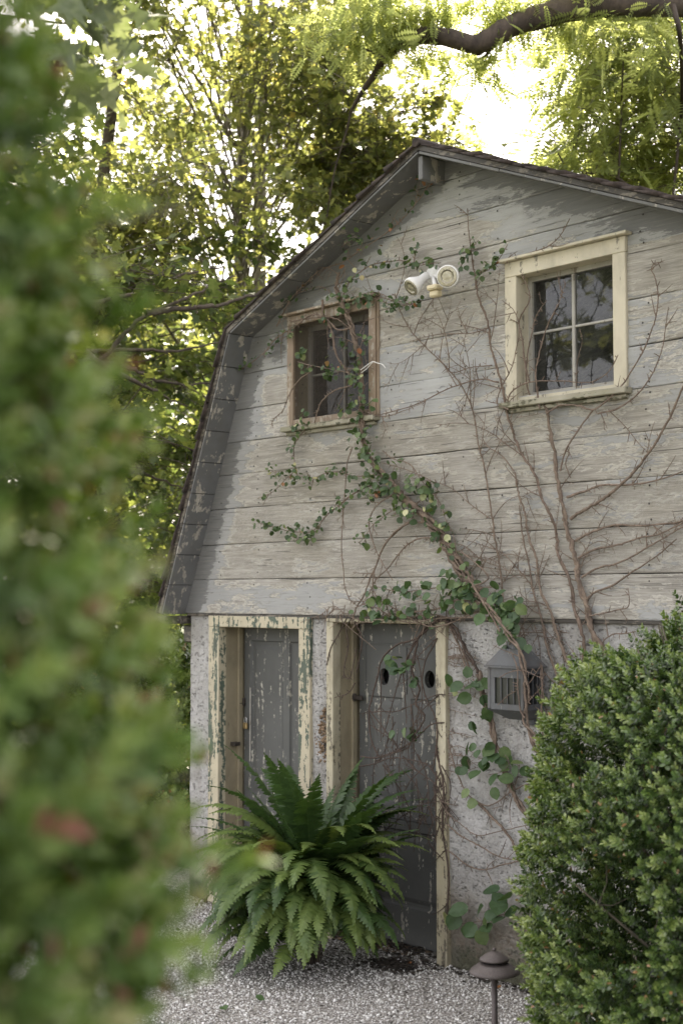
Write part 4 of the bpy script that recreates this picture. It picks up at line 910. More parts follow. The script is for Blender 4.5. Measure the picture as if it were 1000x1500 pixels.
v.stem([(500, 440), (510, 415), (525, 400), (545, 388), (570, 383), (590, 382), (612, 388), (628, 386), (645, 385)], .005, .003, -.05, 3, .12, leaves=85, lsz=.045, lj=.025)
v.stem([(606, 385), (608, 370), (614, 358)], .003, .002, -.05, 0, leaves=120, lsz=.042, lj=.018)
v.stem([(500, 448), (530, 440), (550, 438), (570, 445), (590, 448), (618, 440)], .004, .002, -.05, 1, .1, leaves=120, lsz=.044, lj=.020)
v.stem([(672, 395), (680, 380), (690, 365), (700, 352)], .003, .002, -.05, 1, .08, leaves=130, lsz=.042, lj=.02)
v.stem([(700, 402), (715, 395), (730, 380), (743, 358)], .003, .002, -.05, 1, .08, leaves=130, lsz=.042, lj=.018)
v.stem([(610, 448), (580, 440), (545, 428), (500, 440), (470, 420), (430, 432), (405, 438)], .003, .002, -.05, 1, .1, leaves=26, lsz=.04, lj=.02)
v.stem([(345, 545), (370, 530), (395, 510), (415, 495), (430, 490)], .003, .002, -.04, 2, .1, leaves=60, lsz=.04, lj=.02)
v.stem([(500, 362), (515, 352), (530, 355), (520, 372)], .003, .002, -.12, 1, .1, leaves=70, lsz=.045, lj=.03)
v.done('vine_red', 'ivyleaf')
v = Vine('climbing_vine', 'reddish woody vine stems spreading across the screen of the left window', seed=17)
v.stem([(470, 440), (476, 460), (482, 480), (490, 510), (500, 530), (510, 550), (524, 560)], .009, .006, -.06, 5, .2, 2)
v.stem([(515, 480), (495, 483), (475, 465), (455, 462), (430, 480), (405, 495), (385, 520)], .006, .003, -.06, 4, .2, leaves=8, lsz=.035)
v.stem([(430, 470), (450, 467), (470, 465), (495, 468), (515, 485)], .005, .004, -.05, 3, .15)
v.stem([(535, 470), (560, 462)], .003, .002, -.05)
v.done('vine_red')
# white twine tied on the window frame
tw = Tubes(); tw.add(smooth_path(W([(528, 542), (536, 536), (545, 530), (553, 532), (560, 534), (564, 539)], -.09), 5), .0028, 5); tw.add(W([(529, 546), (537, 540), (545, 531)], -.09), .0025, 5)
tag(tw.build('twine', M['white']), 'loose white twine tied round the vine at the edge of the left window', 'twine')
# ------------------------------------------------------------------ fern
def frond_mesh(e0, curl, L, seed):
    rs = np.random.RandomState(seed); V = []; K = []; rn = []
    n = 36; p = np.zeros(3); el = e0; P = []; ds = []
    sw = rs.uniform(-.25, .25)
    for i in range(n+1):
        s = i/n; P.append(p.copy()); d = np.array((math.cos(el)*math.cos(sw*s), math.cos(el)*math.sin(sw*s), math.sin(el))); ds.append(d); p = p+d*L/n; el -= curl/n*(.4+1.2*s)
    tone = rs.uniform(.15, .85)
    for i in range(4, n+1):
        s = i/n; w = .078*min(1, (s+.12)*2.6)*(1-max(0, (s-.5)/.5)**1.7)+.004; d = ds[i]; side = unit(np.cross(d, (0, 0, 1)) if abs(d[2]) < .95 else np.array((0, 1, 0))); nn = np.cross(side, d)
        for sg in (-1, 1):
            q = unit(side*sg+d*.22-nn*(.12+.2*rs.rand())+rs.normal(size=3)*.07); c = L/n*.60
            b = len(V); p0 = P[i]
            V += [p0-d*c*.8, p0+d*c*.9, p0+q*w*.55+d*c*.95+nn*.003, p0+q*w+d*c*.3, p0+q*w*.6-d*c*.7+nn*.002]
            K += [(b, b+1, b+2), (b, b+2, b+4), (b+4, b+2, b+3)]; rn += [min(1, tone+.25*s**2+rs.uniform(-.12, .12))]*5
    for i in range(n):
        t = .0022*(1-.7*i/n); s_ = unit(np.cross(ds[i], (0.1, .2, 1))); b = len(V); V += [P[i]+s_*t, P[i]-s_*t, P[i+1]-s_*t*.9, P[i+1]+s_*t*.9]; K += [(b, b+1, b+2), (b, b+2, b+3)]; rn += [.6]*4
    return arr_mesh('frond', V, K, {'rnd': rn})
fx = cam(457, 1350, 8.10); fx = np.array((fx[0], fx[1], GZ))
fern = empty('fern', fx, 'large sword fern with arching green fronds on the gravel in front of the two doors', 'fern')
spec = [(1.40, .8, .86), (1.28, 1.3, .84), (1.15, 1.7, .72), (1.0, 1.8, .74), (.9, 2.1, .70), (.78, 2.2, .66), (.7, 2.1, .62), (.55, 1.9, .58), (.35, 1.6, .54), (.05, 1.2, .48), (1.1, 2.8, .50), (.85, 2.8, .44)]
FM = [frond_mesh(*s, seed=40+i) for i, s in enumerate(spec)]
for m_ in FM: m_.materials.append(M['fern'])
rs = np.random.RandomState(21)
mv, mk, mr, mn = [], [], [], 0
for k in range(400):
    vi = int(rs.choice(12, p=[.07, .09, .10, .11, .11, .11, .10, .07, .06, .04, .08, .06])); yaw = rs.uniform(0, 2*math.pi)
    sc = rs.uniform(.86, 1.17); toward = math.sin(yaw)
    if toward > .2 and vi > 2: sc *= 1-.45*toward
    hz_ = (.30 if vi < 2 else .38)+rs.uniform(-.20, .12); r0 = .03+.010*min(vi, 9)
    loc = (r0*math.cos(yaw), r0*math.sin(yaw), hz_); rot = (rs.uniform(-.25, .25), rs.uniform(-.1, .1), yaw)
    front = 1 if (math.cos(yaw-math.atan2(C[1]-fx[1], C[0]-fx[0])) > -.15 or vi < 3) else 0
    if front and len(fern.children) < 100:
        o = bpy.data.objects.new('frond', FM[vi]); COL.objects.link(o); o.parent = fern; o.location = loc; o.rotation_euler = rot; o.scale = (sc,)*3
    else:
        from mathutils import Euler
        Rr = np.array(Euler(rot).to_matrix()); me = FM[vi]; co_ = np.empty(len(me.vertices)*3, np.float32); me.vertices.foreach_get('co', co_); co_ = co_.reshape(-1, 3) @ Rr.T*sc+np.array(loc)+fx
        ki = np.empty(len(me.loops), np.int32); me.loops.foreach_get('vertex_index', ki); rn_ = np.empty(len(me.vertices), np.float32); me.attributes['rnd'].data.foreach_get('value', rn_)
        mv.append(co_); mk.append(ki.reshape(-1, 3)+mn); mr.append(rn_); mn += len(co_)
    bpy.context.view_layer.update() if k == 0 else None
tag(link('inner_fronds', arr_mesh('inner_fronds', np.concatenate(mv), np.concatenate(mk), {'rnd': np.concatenate(mr)}), M['fern'], fern), kind='stuff')
tb = Tubes()
for k in range(46):
    a = rs.uniform(0, 6.28); r_ = rs.uniform(0, .09); tb.add([fx+np.array((r_*.5*math.cos(a), r_*.5*math.sin(a), -.03)), fx+np.array((r_*math.cos(a), r_*math.sin(a), .15)), fx+np.array((1.5*r_*math.cos(a), 1.5*r_*math.sin(a), .27))], .004, 5)
tb.build('stems', M['bark'], fern)
# ------------------------------------------------------------------ shrubs
def shrub(name, c, rfun, z0, z1, nsh, size, m, label, seed, layers=((1.0, 1.0), (.86, .45)), group=None, lump=.10, keep=None, brn=26, tone=(2.2, 2.2)):
    rs = np.random.RandomState(seed); c = np.array(c, float); t = empty(name, (c[0], c[1], GZ), label, 'shrub', group)
    ps, ds, sz, rn = [], [], [], []
    K_ = rs.normal(size=(14, 3)); K_ = K_/np.linalg.norm(K_, axis=1)[:, None]; amp = rs.uniform(.3, 1, 14); fr = rs.uniform(3, 11, 14); ph = rs.uniform(0, 6, 14)
    for rl, fracn in layers:
        n = int(nsh*fracn); a = rs.uniform(0, 2*math.pi, n); z = z0+(z1-z0)*rs.rand(n); R_ = rfun(z)
        acc = rs.rand(n) < (R_/R_.max())**1; a, z, R_ = a[acc], z[acc], R_[acc]; n = len(a)
        slope = (rfun(z+.02)-rfun(z-.02))/.04
        nr = unit(np.stack([np.cos(a), np.sin(a), -slope], -1))
        P0 = np.stack([np.cos(a)*R_, np.sin(a)*R_, z], -1)
        lum = sum(am*np.sin(P0 @ k*f_+p) for am, k, f_, p in zip(amp, K_, fr, ph))/14**.5
        if rl > .8 and lump > .1:
            h2 = sum(np.sin(P0 @ k*f_*1.9+p*2.3) for k, f_, p in zip(K_, fr, ph))/14**.5; ok = h2 < (.95 if rl > .95 else 1.05)
            a, z, R_, P0, nr, lum = a[ok], z[ok], R_[ok], P0[ok], nr[ok], lum[ok]; n = len(a)
        p = P0*np.array((rl, rl, 1))+nr*(lum*lump+rs.normal(size=n)*.022-(1-rl)*.02)[:, None]
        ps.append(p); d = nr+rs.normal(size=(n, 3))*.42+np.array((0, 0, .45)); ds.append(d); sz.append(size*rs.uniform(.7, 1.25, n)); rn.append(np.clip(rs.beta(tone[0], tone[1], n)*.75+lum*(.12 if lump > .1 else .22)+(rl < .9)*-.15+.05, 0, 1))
    # top cap
    p = np.concatenate(ps); d = np.concatenate(ds); sz = np.concatenate(sz); rn = np.concatenate(rn)
    p = p+np.array((c[0], c[1], 0)); p[:, 2] = np.maximum(p[:, 2], GZ+.02)
    if keep is not None: k = keep(p); p, d, sz, rn = p[k], d[k], sz[k], rn[k]
    n = len(p); V, KK, _ = inst(SHv, SHk, p, frames(d, rs.normal(size=(n, 3))), sz, rn)
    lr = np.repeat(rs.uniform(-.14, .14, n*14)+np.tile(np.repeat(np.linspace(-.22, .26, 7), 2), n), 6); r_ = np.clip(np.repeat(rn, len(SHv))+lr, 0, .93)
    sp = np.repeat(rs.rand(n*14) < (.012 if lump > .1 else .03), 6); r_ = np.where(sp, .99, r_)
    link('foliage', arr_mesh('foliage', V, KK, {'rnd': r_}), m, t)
    tb = Tubes()
    for k in range(brn):
        a = rs.uniform(0, 6.28); zt = rs.uniform(z0+.4*(z1-z0), z1-.05); R_ = float(rfun(np.array([zt]))[0])*.92
        e = np.array((c[0]+R_*math.cos(a), c[1]+R_*math.sin(a), zt)); b = np.array((c[0]+.06*math.cos(a), c[1]+.06*math.sin(a), GZ-.05)); mid = (b+e)/2+np.array((-.25*R_*math.cos(a), -.25*R_*math.sin(a), .0))
        P = smooth_path([b, mid, e], 7); tb.add(P, np.linspace(.016, .004, len(P)), 5)
        for _ in range(6):
            i = rs.randint(5, len(P)); q = P[i-1]+rs.normal(size=3)*.16; q[2] = max(q[2], GZ+.05); tb.add([P[i-1], (P[i-1]+q)/2+rs.normal(size=3)*.02, q], [.004, .003, .0015], 4)
    tb.build('branches', M['bark_thin'], t); return t
def box_r(z):
    u = np.clip((z-1.0)/1.19, -1, 1); up = .86*np.sqrt(np.maximum(1-np.abs(u)**2.3, 0)); lo = .80*(1-.10*np.clip((1.0-z), 0, 1)**2)+.06*np.clip(1-np.abs(u)*1.5, 0, 1)
    return np.where(z > 1.0, up, np.minimum(lo, .86))
bxc = cam(1142, 1300, 5.4)
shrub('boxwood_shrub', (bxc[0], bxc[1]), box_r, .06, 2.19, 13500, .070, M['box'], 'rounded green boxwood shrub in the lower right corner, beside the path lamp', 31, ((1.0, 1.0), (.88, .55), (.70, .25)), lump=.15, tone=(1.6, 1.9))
def hr(z): return np.interp(z, [0, .25, 1.2, 1.78, 1.95, 2.11, 2.28, 2.45, 2.61, 2.95, 3.2, 3.30], [.50, .56, .595, .580, .560, .515, .495, .475, .445, .40, .28, .02])
hc_ = C+FW*1.16+RT*(-.768)
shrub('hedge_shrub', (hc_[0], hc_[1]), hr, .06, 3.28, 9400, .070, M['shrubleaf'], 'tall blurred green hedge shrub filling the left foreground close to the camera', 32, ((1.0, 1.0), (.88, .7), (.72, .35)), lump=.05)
# ------------------------------------------------------------------ trees
def tree(name, base, tpath, trad, clumps, nleaf, lsize, tmpl, m, mb_, label, cat, seed, group=None, sub=8, flat=.55, droop=.25, upn=1.0, zmin=0.5, extra=None, avoid=None):
    rs = np.random.RandomState(seed); t = empty(name, base, label, cat, group); tb = Tubes()
    T = smooth_path(tpath, 8); rad = np.linspace(trad[0], trad[1], len(T)); rad[:3] *= np.array((1.35, 1.15, 1.05)); tb.add(T, rad, 12, .04)
    lp, ld = [], []; vol = np.array([c[1]**2 for c in clumps]); cnt = (nleaf*vol/vol.sum()).astype(int)
    for (c, r), n in zip(clumps, cnt):
        c = np.array(c, float); hd = np.linalg.norm(T[:, :2]-c[:2], axis=1); want = np.maximum(c[2]-.18*hd-.2, .8)
        i = int(np.argmin(np.abs(T[:, 2]-want)+.15*hd)); s0 = T[i]
        mid = (s0+c)/2+np.array((0, 0, .12*np.linalg.norm(c-s0)))+rs.normal(size=3)*.15
        B = smooth_path([s0, mid, c], 8); r0 = min(rad[i]*.35, .006+.0022*np.linalg.norm(c-s0)); tb.add(B+rs.normal(size=B.shape)*.015, np.linspace(r0, .004, len(B)), 6, .06)
        tot = []
        for _ in range(sub):
            j = rs.randint(len(B)//3, len(B)); d = unit(rs.normal(size=3)*np.array((1, 1, flat))); e = c+d*r*rs.uniform(.55, 1.05); e[2] -= droop*r*rs.rand()
            Q = smooth_path([B[j], (B[j]+e)/2+rs.normal(size=3)*r*.1+np.array((0, 0, .06*r)), e], 5); tb.add(Q, np.linspace(.006, .002, len(Q)), 5); tot.append(Q)
            for _ in range(3):
                k = rs.randint(3, len(Q)); e2 = Q[k]+rs.normal(size=3)*np.array((1, 1, flat))*r*.3; e2[2] -= .03
                Q2 = np.array([Q[k], (Q[k]+e2)/2+np.array((0, 0, .02)), e2]); tb.add(Q2, [.004, .003, .002], 4); tot.append(Q2)
        w = np.array([len(q) for q in tot]); ch = rs.choice(len(tot), n, p=w/w.sum())
        for q in range(len(tot)):
            k = int((ch == q).sum())
            if not k: continue
            Q = tot[q]; a = rs.randint(0, len(Q)-1, k); u = rs.rand(k)[:, None]; p = Q[a]*(1-u)+Q[a+1]*u
            p = p+rs.normal(size=(k, 3))*np.array((1, 1, .55))*r*.13; lp.append(p); ld.append(unit(Q[-1]-Q[0])[None]+rs.normal(size=(k, 3))*.8)
    p = np.concatenate(lp); d = np.concatenate(ld)
    keep = p[:, 2] > zmin
    keep &= ~((p[:, 0] > -2.7) & (p[:, 0] < 3.1) & (p[:, 1] > -.5) & (p[:, 1] < BACK+.4) & (p[:, 2] < 4.95-.42*np.abs(p[:, 0]-.2)+.15))
    if avoid is not None: keep &= ~avoid(p)
    p, d = p[keep], d[keep]; n = len(p); d[:, 2] -= droop; nr = unit(np.array((0, 0, upn))+rs.normal(size=(n, 3))*.5)
    if extra is not None: p = np.concatenate([p, extra[0]]); d = np.concatenate([d, extra[1]]); nr = np.concatenate([nr, extra[2]]); n = len(p)
    tb.build('trunk', mb_, t)
    inst_obj('crown', tmpl[0], tmpl[1], p, frames(d, nr), rs.uniform(.65, 1.2, n)*lsize, m, t, rs.beta(2.2, 2.2, n))
    return t
MP = (np.array(MPv)-np.array((0, 0, 0)), MPk)
def region(rs, n, x0, x1, y0, y1, d0, d1, r0, r1, test=None):
    out = []
    while len(out) < n:
        x, y_, d = rs.uniform(x0, x1), rs.uniform(y0, y1), rs.uniform(d0, d1)
        if test is None or test(x, y_): out.append((cam(x, y_, d), rs.uniform(r0, r1)))
    return out
rs = np.random.RandomState(50)
tg = 'maple trees left of and behind the barn'
def openn(x, y_): return not (x > 520 and y_ > 60)
# A: main maple left-behind
cl = region(rs, 44, 60, 640, -160, 330, 11.5, 14.0, .45, .8, lambda x, y_: not (x > 560 and y_ > 190) and not (330 < x < 420 and 250 < y_ < 330))+region(rs, 4, -500, 0, -300, 300, 11, 14, .8, 1.1)+region(rs, 6, 0, 560, -600, -160, 11, 14, .8, 1.2)
b = cam(335, 872, 16.5); b[2] = 0; tp = [b, b+np.array((.1, .0, 2.)), b+np.array((.0, .2, 4.)), b+np.array((.2, 0, 6.5)), b+np.array((.1, .2, 9.5))]
tree('maple_tree', b, tp, (.13, .05), cl, 11500, .10, MP, M['maple'], M['bark_thin'], 'sunlit maple whose leafy top reaches over the left roof slope', 'tree', 51, tg)
cl = region(rs, 34, 90, 430, 330, 900, 12.0, 16.0, .5, .85)+region(rs, 14, -700, 90, 0, 800, 12, 17, .8, 1.2)
b = cam(60, 872, 14.5); b[2] = 0; tp = [b, b+np.array((.1, .1, 2.)), b+np.array((.3, .2, 3.5)), b+np.array((.5, .2, 5.)), b+np.array((.9, .3, 7.5))]
tree('maple_tree', b, tp, (.16, .05), cl, 17000, .105, MP, M['mapledk'], M['bark'], 'shaded maple with dark low boughs left of the barn, just beyond the hedge shrub', 'tree', 52, tg)
cl = region(rs, 30, 150, 620, 40, 480, 17, 21, .8, 1.4, lambda x, y_: not (x > 560 and y_ > 200) and not (340 < x < 430 and 230 < y_ < 330))+region(rs, 12, -300, 200, 300, 800, 17, 22, 1.2, 1.7)
b = cam(375, 872, 19.5); b[2] = 0; tp = [b, b+np.array((.1, .0, 3.)), b+np.array((-.2, .2, 6.)), b+np.array((.1, 0, 10)), b+np.array((.3, .2, 13))]
tree('maple_tree', b, tp, (.15, .05), cl, 11000, .12, MP, M['maple'], M['bark_thin'], 'slim pale maple standing behind the others, seen between them above the barn eave', 'tree', 53, tg)
# long dark boughs seen against the leaves, left of the barn
def bough(pts, d0, d1, r0, r1, tb):
    n = len(pts); P = [cam(x, y_, d0+(d1-d0)*i/(n-1)) for i, (x, y_) in enumerate(pts)]; P = smooth_path(P, 6); tb.add(P+np.random.RandomState(int(pts[0][1])).normal(size=P.shape)*.008, np.linspace(r0, r1, len(P)), 7, .06); return P
b = cam(-60, 872, 11.2); b[2] = 0
cl = region(rs, 10, -60, 330, 380, 720, 10.4, 12.0, .35, .55)+region(rs, 6, -500, 0, -100, 600, 10, 12, .6, 1.0)
tx = Tubes(); eb = []
for pts in ([(-60, 620), (60, 570), (150, 525), (200, 470), (265, 440), (320, 415), (345, 405)], [(215, 458), (260, 452), (320, 445), (380, 430), (400, 420)], [(-40, 500), (40, 512), (120, 515), (200, 512), (260, 515), (325, 500)],
            [(-40, 560), (60, 535), (140, 528), (190, 540), (230, 558), (280, 563), (318, 560)], [(120, 515), (180, 550), (230, 575), (270, 595)], [(-60, 420), (60, 455), (150, 440), (210, 425), (270, 402), (330, 390)], [(60, 700), (150, 690), (210, 695), (270, 715)]):
    eb.append(bough(pts, 10.6, 11.4, .026, .006, tx))
t4 = tree('maple_tree', b, [b, b+np.array((0, 0, 1.8)), b+np.array((.1, 0, 3.4)), b+np.array((.0, .1, 6.))], (.16, .06), cl, 4200, .115, MP, M['mapledk'], M['bark'], 'nearest of the side maples, with long dark boughs reaching level with the left roof knee', 'tree', 54, tg)
o = tx.build('boughs', M['bark'], t4)
# D: near maple on the left, out of frame but for the hanging leaf sprays at the top
nb = C+FW*5.2+RT*(-4.3); nb[2] = 0
sp_c = [(cam(190, 45, 4.3), .20), (cam(110, 120, 4.3), .17), (cam(150, 10, 4.2), .2), (cam(60, 60, 4.2), .22)]
cl = [(nb+np.array((a, c_, z_)), r_) for a, c_, z_, r_ in ((.3, .5, 4.9, 1.0), (-.8, .6, 5.4, 1.2), (.9, .3, 5.9, 1.1), (-.2, -1.0, 5.4, 1.1), (-1.5, .8, 4.6, 1.1), (.2, 1.2, 6.3, 1.2), (-1.0, -.6, 6.6, 1.2), (-.9, 1.9, 5.6, 1.0), (-2.0, -.4, 5.4, 1.1))]+[(np.array(q_), r_) for q_, r_ in (((2.5, -3.1, 5.3), 1.1), ((3.0, -3.5, 5.9), 1.0), ((1.9, -2.9, 6.1), 1.1), ((2.9, -2.6, 6.6), 1.0))]  # last clumps are unseen foliage, added to keep sun off the hedge
rs2 = np.random.RandomState(60); ep = np.concatenate([c_+rs2.normal(size=(int(34*r_/.2), 3))*np.array((1, 1, .7))*r_*.55 for c_, r_ in sp_c]); n = len(ep)
kp = []
for q in ep:
    dq = q-C; zc = dq @ FW; kp.append(dq @ UP/zc*f > 570 and dq @ RT/zc*f < -270)
ep = ep[np.array(kp)]; n = len(ep)
M['paleleaf'] = leaf('pale maple leaves', [(0, (.085, .105, .065)), (.6, (.12, .145, .085)), (1, (.20, .22, .15))], .35, (1.6, 1.6, .9))
t5 = tree('maple_tree', nb, [nb, nb+np.array((0, 0, 2.)), nb+np.array((-.1, .1, 4.)), nb+np.array((0, 0, 6.5))], (.17, .06), cl, 13000, .13, MP, M['maple'], M['bark'], 'near maple whose large pale leaves hang into the top left corner', 'tree', 55, None,
          zmin=4.0, avoid=lambda p: ((p-C) @ UP < .47*((p-C) @ FW)) & ((p-C) @ FW > 1) & ((p-C) @ RT > -.34*((p-C) @ FW)))
inst_obj('hanging_leaves', MPv, MPk, ep, frames(rs2.normal(size=(n, 3))*.8+np.array((.2, 0, -.4)), unit(rs2.normal(size=(n, 3))*.8+np.array((0, -.2, .6)))), rs2.uniform(.07, .13, n), M['paleleaf'], t5, rs2.rand(n))
tx = Tubes()
for c_, r_ in sp_c: P = smooth_path([nb+np.array((0, 0, 4.2)), (nb+np.array((0, 0, 4.6))+c_)/2, c_], 8); tx.add(P, np.linspace(.02, .003, len(P)), 6)
tx.build('boughs', M['bark'], t5)
# walnut with the great limb over the ridge
wb = C+FW*14.5+RT*5.6; wb[2] = 0
wb_top = cam(1330, -250, 13.5)
wc = region(rs, 20, 775, 1000, 60, 300, 12.5, 14.5, .42, .65, lambda x, y_: y_ < 90+(x-700)*.75+110 and x > 800-(y_-60)*.25)+region(rs, 8, 760, 980, -60, 60, 12.5, 14.5, .5, .8)+region(rs, 7, 1040, 1500, -400, 400, 12, 15, .9, 1.3)+region(rs, 3, 800, 1200, -500, -160, 11, 12.5, .9, 1.2)
wt = tree('walnut_tree', wb, [wb, wb+np.array((0, 0, 2.5)), wb+np.array((-.1, .1, 5.)), wb+np.array((.2, 0, 8.)), wb+np.array((.1, .2, 11.5))], (.30, .12), wc, 4600, .38, (WNv, WNk), M['walnut'], M['bark'],
          'walnut tree with feathery yellow green leaves above the right roof slope', 'tree', 56, None, droop=.5, flat=.8)
tx = Tubes()
P = smooth_path([wb+np.array((0, 0, 6.3)), cam(1200, 60, 13.), cam(1080, 20, 11.8), cam(1000, 5, 11.4), cam(930, 5, 11.2), cam(860, 8, 11.1), cam(800, 22, 11.), cam(755, 35, 11.), cam(725, 52, 11.), cam(695, 65, 11.), cam(655, 55, 11.), cam(615, 52, 11.1), cam(585, 62, 11.2), cam(565, 80, 11.3), cam(548, 110, 11.4), cam(530, 135, 11.5), cam(515, 160, 11.6)], 5)
rr_ = np.interp(np.linspace(0, 1, len(P)), [0, .2, .5, .62, .78, .86, 1], [.13, .11, .085, .070, .058, .030, .012]); tx.add(P, rr_, 12, .07)
for pts, r0, r1 in (([(720, 60), (716, 75), (706, 86)], .03, .006), ([(712, 70), (700, 80), (692, 72)], .02, .006), ([(640, 55), (640, 35), (642, 10), (636, -20)], .012, .006), ([(985, 8), (996, 60), (998, 150), (990, 240), (983, 300)], .022, .012), ([(905, 300), (925, 280), (905, 262), (890, 255)], .02, .008), ([(905, 262), (908, 200), (910, 140), (912, 90)], .012, .005),
                    ([(825, 240), (815, 220), (810, 195)], .008, .004), ([(515, 160), (505, 200), (490, 250), (478, 320)], .012, .006), ([(565, 85), (530, 70), (500, 60)], .010, .004)):
    Q = smooth_path([cam(x, y_, 11.1 if y_ < 100 else 12.6) for x, y_ in pts], 5); tx.add(Q, np.linspace(r0, r1, len(Q)), 7, .06)
M['limb'] = bark('dark furrowed limb bark', (.016, .011, .009), (.085, .062, .048), 7)
tx.build('limb', M['limb'], wt)
# leaves hanging on the limb
rs3 = np.random.RandomState(70); cc = [(cam(x, y_, 11.1), r_) for x, y_, r_ in ((600, 30, .25), (640, 20, .25), (700, 10, .25), (745, 15, .2), (570, 40, .3), (530, 30, .3), (850, -10, .25), (800, -5, .25), (620, 75, .1), (690, 100, .14), (725, 95, .12), (840, 30, .16), (890, 40, .14), (950, 40, .18), (560, 10, .3), (500, 50, .3))]
ep = np.concatenate([c_+rs3.normal(size=(int(62*r_/.25), 3))*r_*.5 for c_, r_ in cc]); n = len(ep)
inst_obj('limb_foliage', WNv, WNk, ep, frames(rs3.normal(size=(n, 3))+np.array((0, 0, -.5)), unit(rs3.normal(size=(n, 3))*.6+np.array((0, 0, .8)))), rs3.uniform(.15, .28, n), M['walnut'], wt)
# birch-like spray of small maple leaves left of the sky gap
cl = region(rs, 12, 500, 690, 130, 225, 12.5, 13.5, .22, .36, lambda x, y_: True)+region(rs, 14, 470, 600, 190, 330, 12.5, 14.0, .3, .5, lambda x, y_: y_ < 380-(x-400)*.75)+region(rs, 8, 380, 560, 60, 240, 12.5, 14, .4, .6)
b = cam(455, 872, 14.3); b[2] = 0
tree('maple_tree', b, [b, b+np.array((0, .1, 3)), b+np.array((.1, 0, 5.)), b+np.array((.35, .1, 6.6))], (.09, .03), cl, 4800, .085, MP, M['maple'], M['bark'], 'small leaved young maple against the bright sky just left of the ridge', 'tree', 57, tg)
# low bushes beyond the barn's left corner
def lo_r(z): return .9*np.sqrt(np.clip(1-((z-.6)/1.15)**2, 0, 1))
for k, (x, d_, lab) in enumerate(((205, 12.0, 'dark green bush close behind the left corner of the barn'), (120, 13.5, 'dark green bush farther back, left of the one at the barn corner'), (262, 15.5, 'dark green bush deepest in the shade beside the barn wall'))):
    q = C+(FW+RT*(x-500)/f)*d_; shrub('understory_bush', (q[0], q[1]), lo_r, .06, 1.72, 1800, .16, M['mapledk'] if k else M['box'], lab, 80+k, group='bushes beside the barn', brn=8)
# the wood behind
rs4 = np.random.RandomState(90); n = 15000
x = rs4.uniform(-900, 1500, n); d_ = rs4.uniform(24, 34, n); top = np.interp(x, [-900, 0, 300, 480, 560, 700, 1000, 1500], [250, 330, 440, 460, 500, 500, 420, 300]); y_ = top+(930-top)*rs4.rand(n)**.9+rs4.normal(size=n)*18
pp = np.array([cam(a, b_, c_) for a, b_, c_ in zip(x, y_, d_)]); pp[:, 2] = np.maximum(pp[:, 2], .1)
inst_w = inst_obj('woodland', MPv, MPk, pp, frames(rs4.normal(size=(n, 3)), unit(rs4.normal(size=(n, 3))*.7+np.array((0, 0, .8)))), rs4.uniform(.35, .6, n), M['mapledk'], None, rs4.rand(n))
tag(inst_w, kind='stuff')
# ------------------------------------------------------------------ leaves and litter on the gravel
for x, y_, sz, lab in ((375, 1459, .05, 'fallen green leaf lying on the gravel below the fern'), (326, 1474, .05, 'fallen green leaf on the gravel nearest the blurred hedge shrub'), (601, 1412, .035, 'fallen yellowish leaf on the dark debris by the right door'), (730, 1447, .04, 'fallen orange brown leaf on the gravel by the lamp post')):
    d = ray(x, y_); P = C+d*(GZ+.02-C[2])/d[2]; o = inst_obj('fallen_leaf', RDv, RDk, np.array([P]), frames(RS.normal(size=(1, 3))*(1, 1, .2), np.array([(.1, -.3, 1.)])), [sz], M['vineleaf'] if y_ > 1450 else M['oldleaf'], None, np.array([.5 if y_ > 1450 else .9])); tag(o, lab, 'leaf', 'fallen leaves on the gravel')
n = 900; d = ray(578, 1418); P0 = C+d*(GZ-C[2])/d[2]; d = ray(560, 1385); P1 = C+d*(GZ-C[2])/d[2]
p = P0+RS.normal(size=(n, 3))*np.array((.085, .055, 0)); p[:300] = P1+RS.normal(size=(300, 3))*np.array((.22, .04, 0)); p[:, 2] = GZ+.016+RS.rand(n)*.006
k2 = 500; pw = np.stack([RS.uniform(-2.2, 1.6, k2), -np.abs(RS.normal(size=k2))*.05-.0, np.full(k2, GZ+.018)], -1); p = np.concatenate([p, pw]); n = len(p)
ps2 = np.stack([RS.uniform(-1.5, 2.2, 90), RS.uniform(-2.6, -.1, 90), np.full(90, GZ+.022)], -1); p = np.concatenate([p, ps2]); n = len(p)
o = inst_obj('leaf_litter', RDv, RDk, p, frames(RS.normal(size=(n, 3))*(1, 1, .1), RS.normal(size=(n, 3))*.3+(0, 0, 1)), RS.uniform(.012, .03, n), M['debris']); tag(o, kind='stuff')
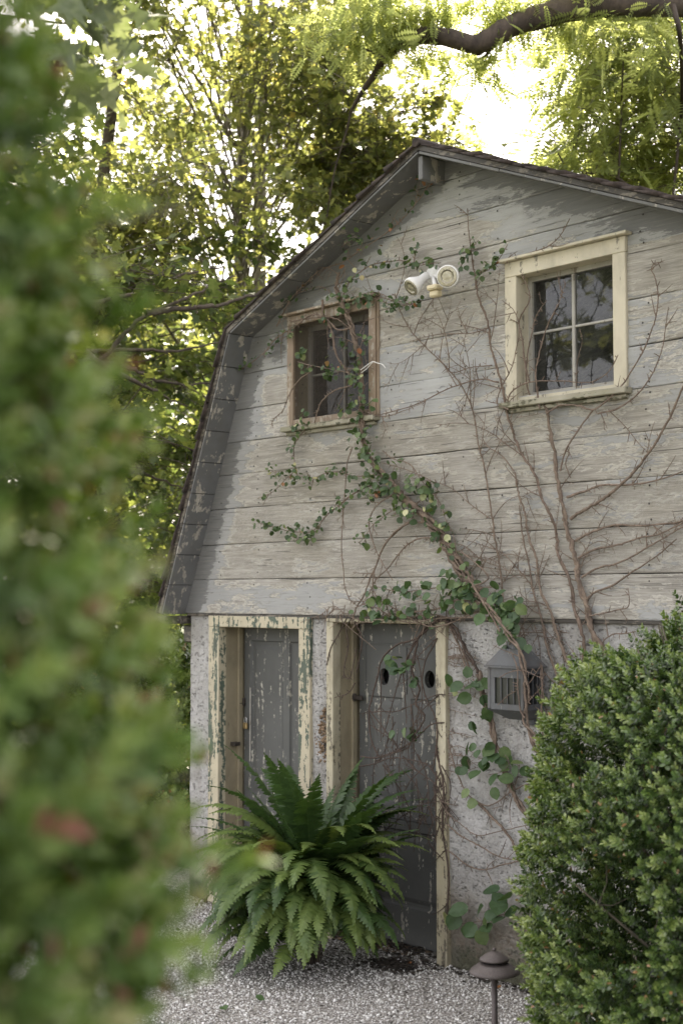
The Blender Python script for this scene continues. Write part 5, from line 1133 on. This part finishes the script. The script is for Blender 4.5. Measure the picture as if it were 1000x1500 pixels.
# ------------------------------------------------------------------ light, sky, camera
w = bpy.data.worlds.new('World'); S.world = w; w.use_nodes = True; nt = w.node_tree
SUN_EL, SUN_AZ = math.radians(42), math.radians(-48)      # azimuth from +Y, positive towards +X
sky = nt.nodes.new('ShaderNodeTexSky'); sky.sky_type = 'NISHITA'; sky.sun_disc = False; sky.sun_elevation = SUN_EL; sky.sun_rotation = SUN_AZ
sky.air_density = 1.0; sky.dust_density = 4.0; sky.ozone_density = 1.0
bgn = nt.nodes['Background']; bgn.inputs['Strength'].default_value = .10
mx = nt.nodes.new('ShaderNodeMix'); mx.data_type = 'RGBA'; mx.inputs[0].default_value = .55
nt.links.new(sky.outputs[0], mx.inputs[6]); mx.inputs[7].default_value = (9.0, 8.45, 8.25, 1); nt.links.new(mx.outputs[2], bgn.inputs['Color'])
sd = bpy.data.lights.new('sun', 'SUN'); sd.energy = 5.0; sd.angle = math.radians(.5); sd.color = (1, .90, .72)
so = bpy.data.objects.new('sun', sd); COL.objects.link(so)
from mathutils import Vector, Matrix
dv = Vector((math.sin(SUN_AZ)*math.cos(SUN_EL), math.cos(SUN_AZ)*math.cos(SUN_EL), math.sin(SUN_EL))); so.rotation_euler = (-dv).to_track_quat('-Z', 'Y').to_euler()
cd = bpy.data.cameras.new('camera'); co = bpy.data.objects.new('camera', cd); COL.objects.link(co); S.camera = co
cd.sensor_fit = 'VERTICAL'; cd.sensor_height = 36; cd.sensor_width = 24; cd.lens = 36*f/1500; cd.clip_end = 2000; cd.clip_start = .05
co.matrix_world = Matrix(((RT[0], UP[0], -FW[0], C[0]), (RT[1], UP[1], -FW[1], C[1]), (RT[2], UP[2], -FW[2], C[2]), (0, 0, 0, 1)))
cd.dof.use_dof = True; cd.dof.focus_distance = 7.4; cd.dof.aperture_fstop = 3.0
S.view_settings.view_transform = 'Standard'; S.view_settings.look = 'None'; S.view_settings.exposure = 2.22; S.view_settings.gamma = 1
S.cycles.max_bounces = 6; S.cycles.transparent_max_bounces = 8; S.cycles.transmission_bounces = 4; S.cycles.caustics_reflective = False; S.cycles.caustics_refractive = False
S.cycles.sample_clamp_indirect = 6
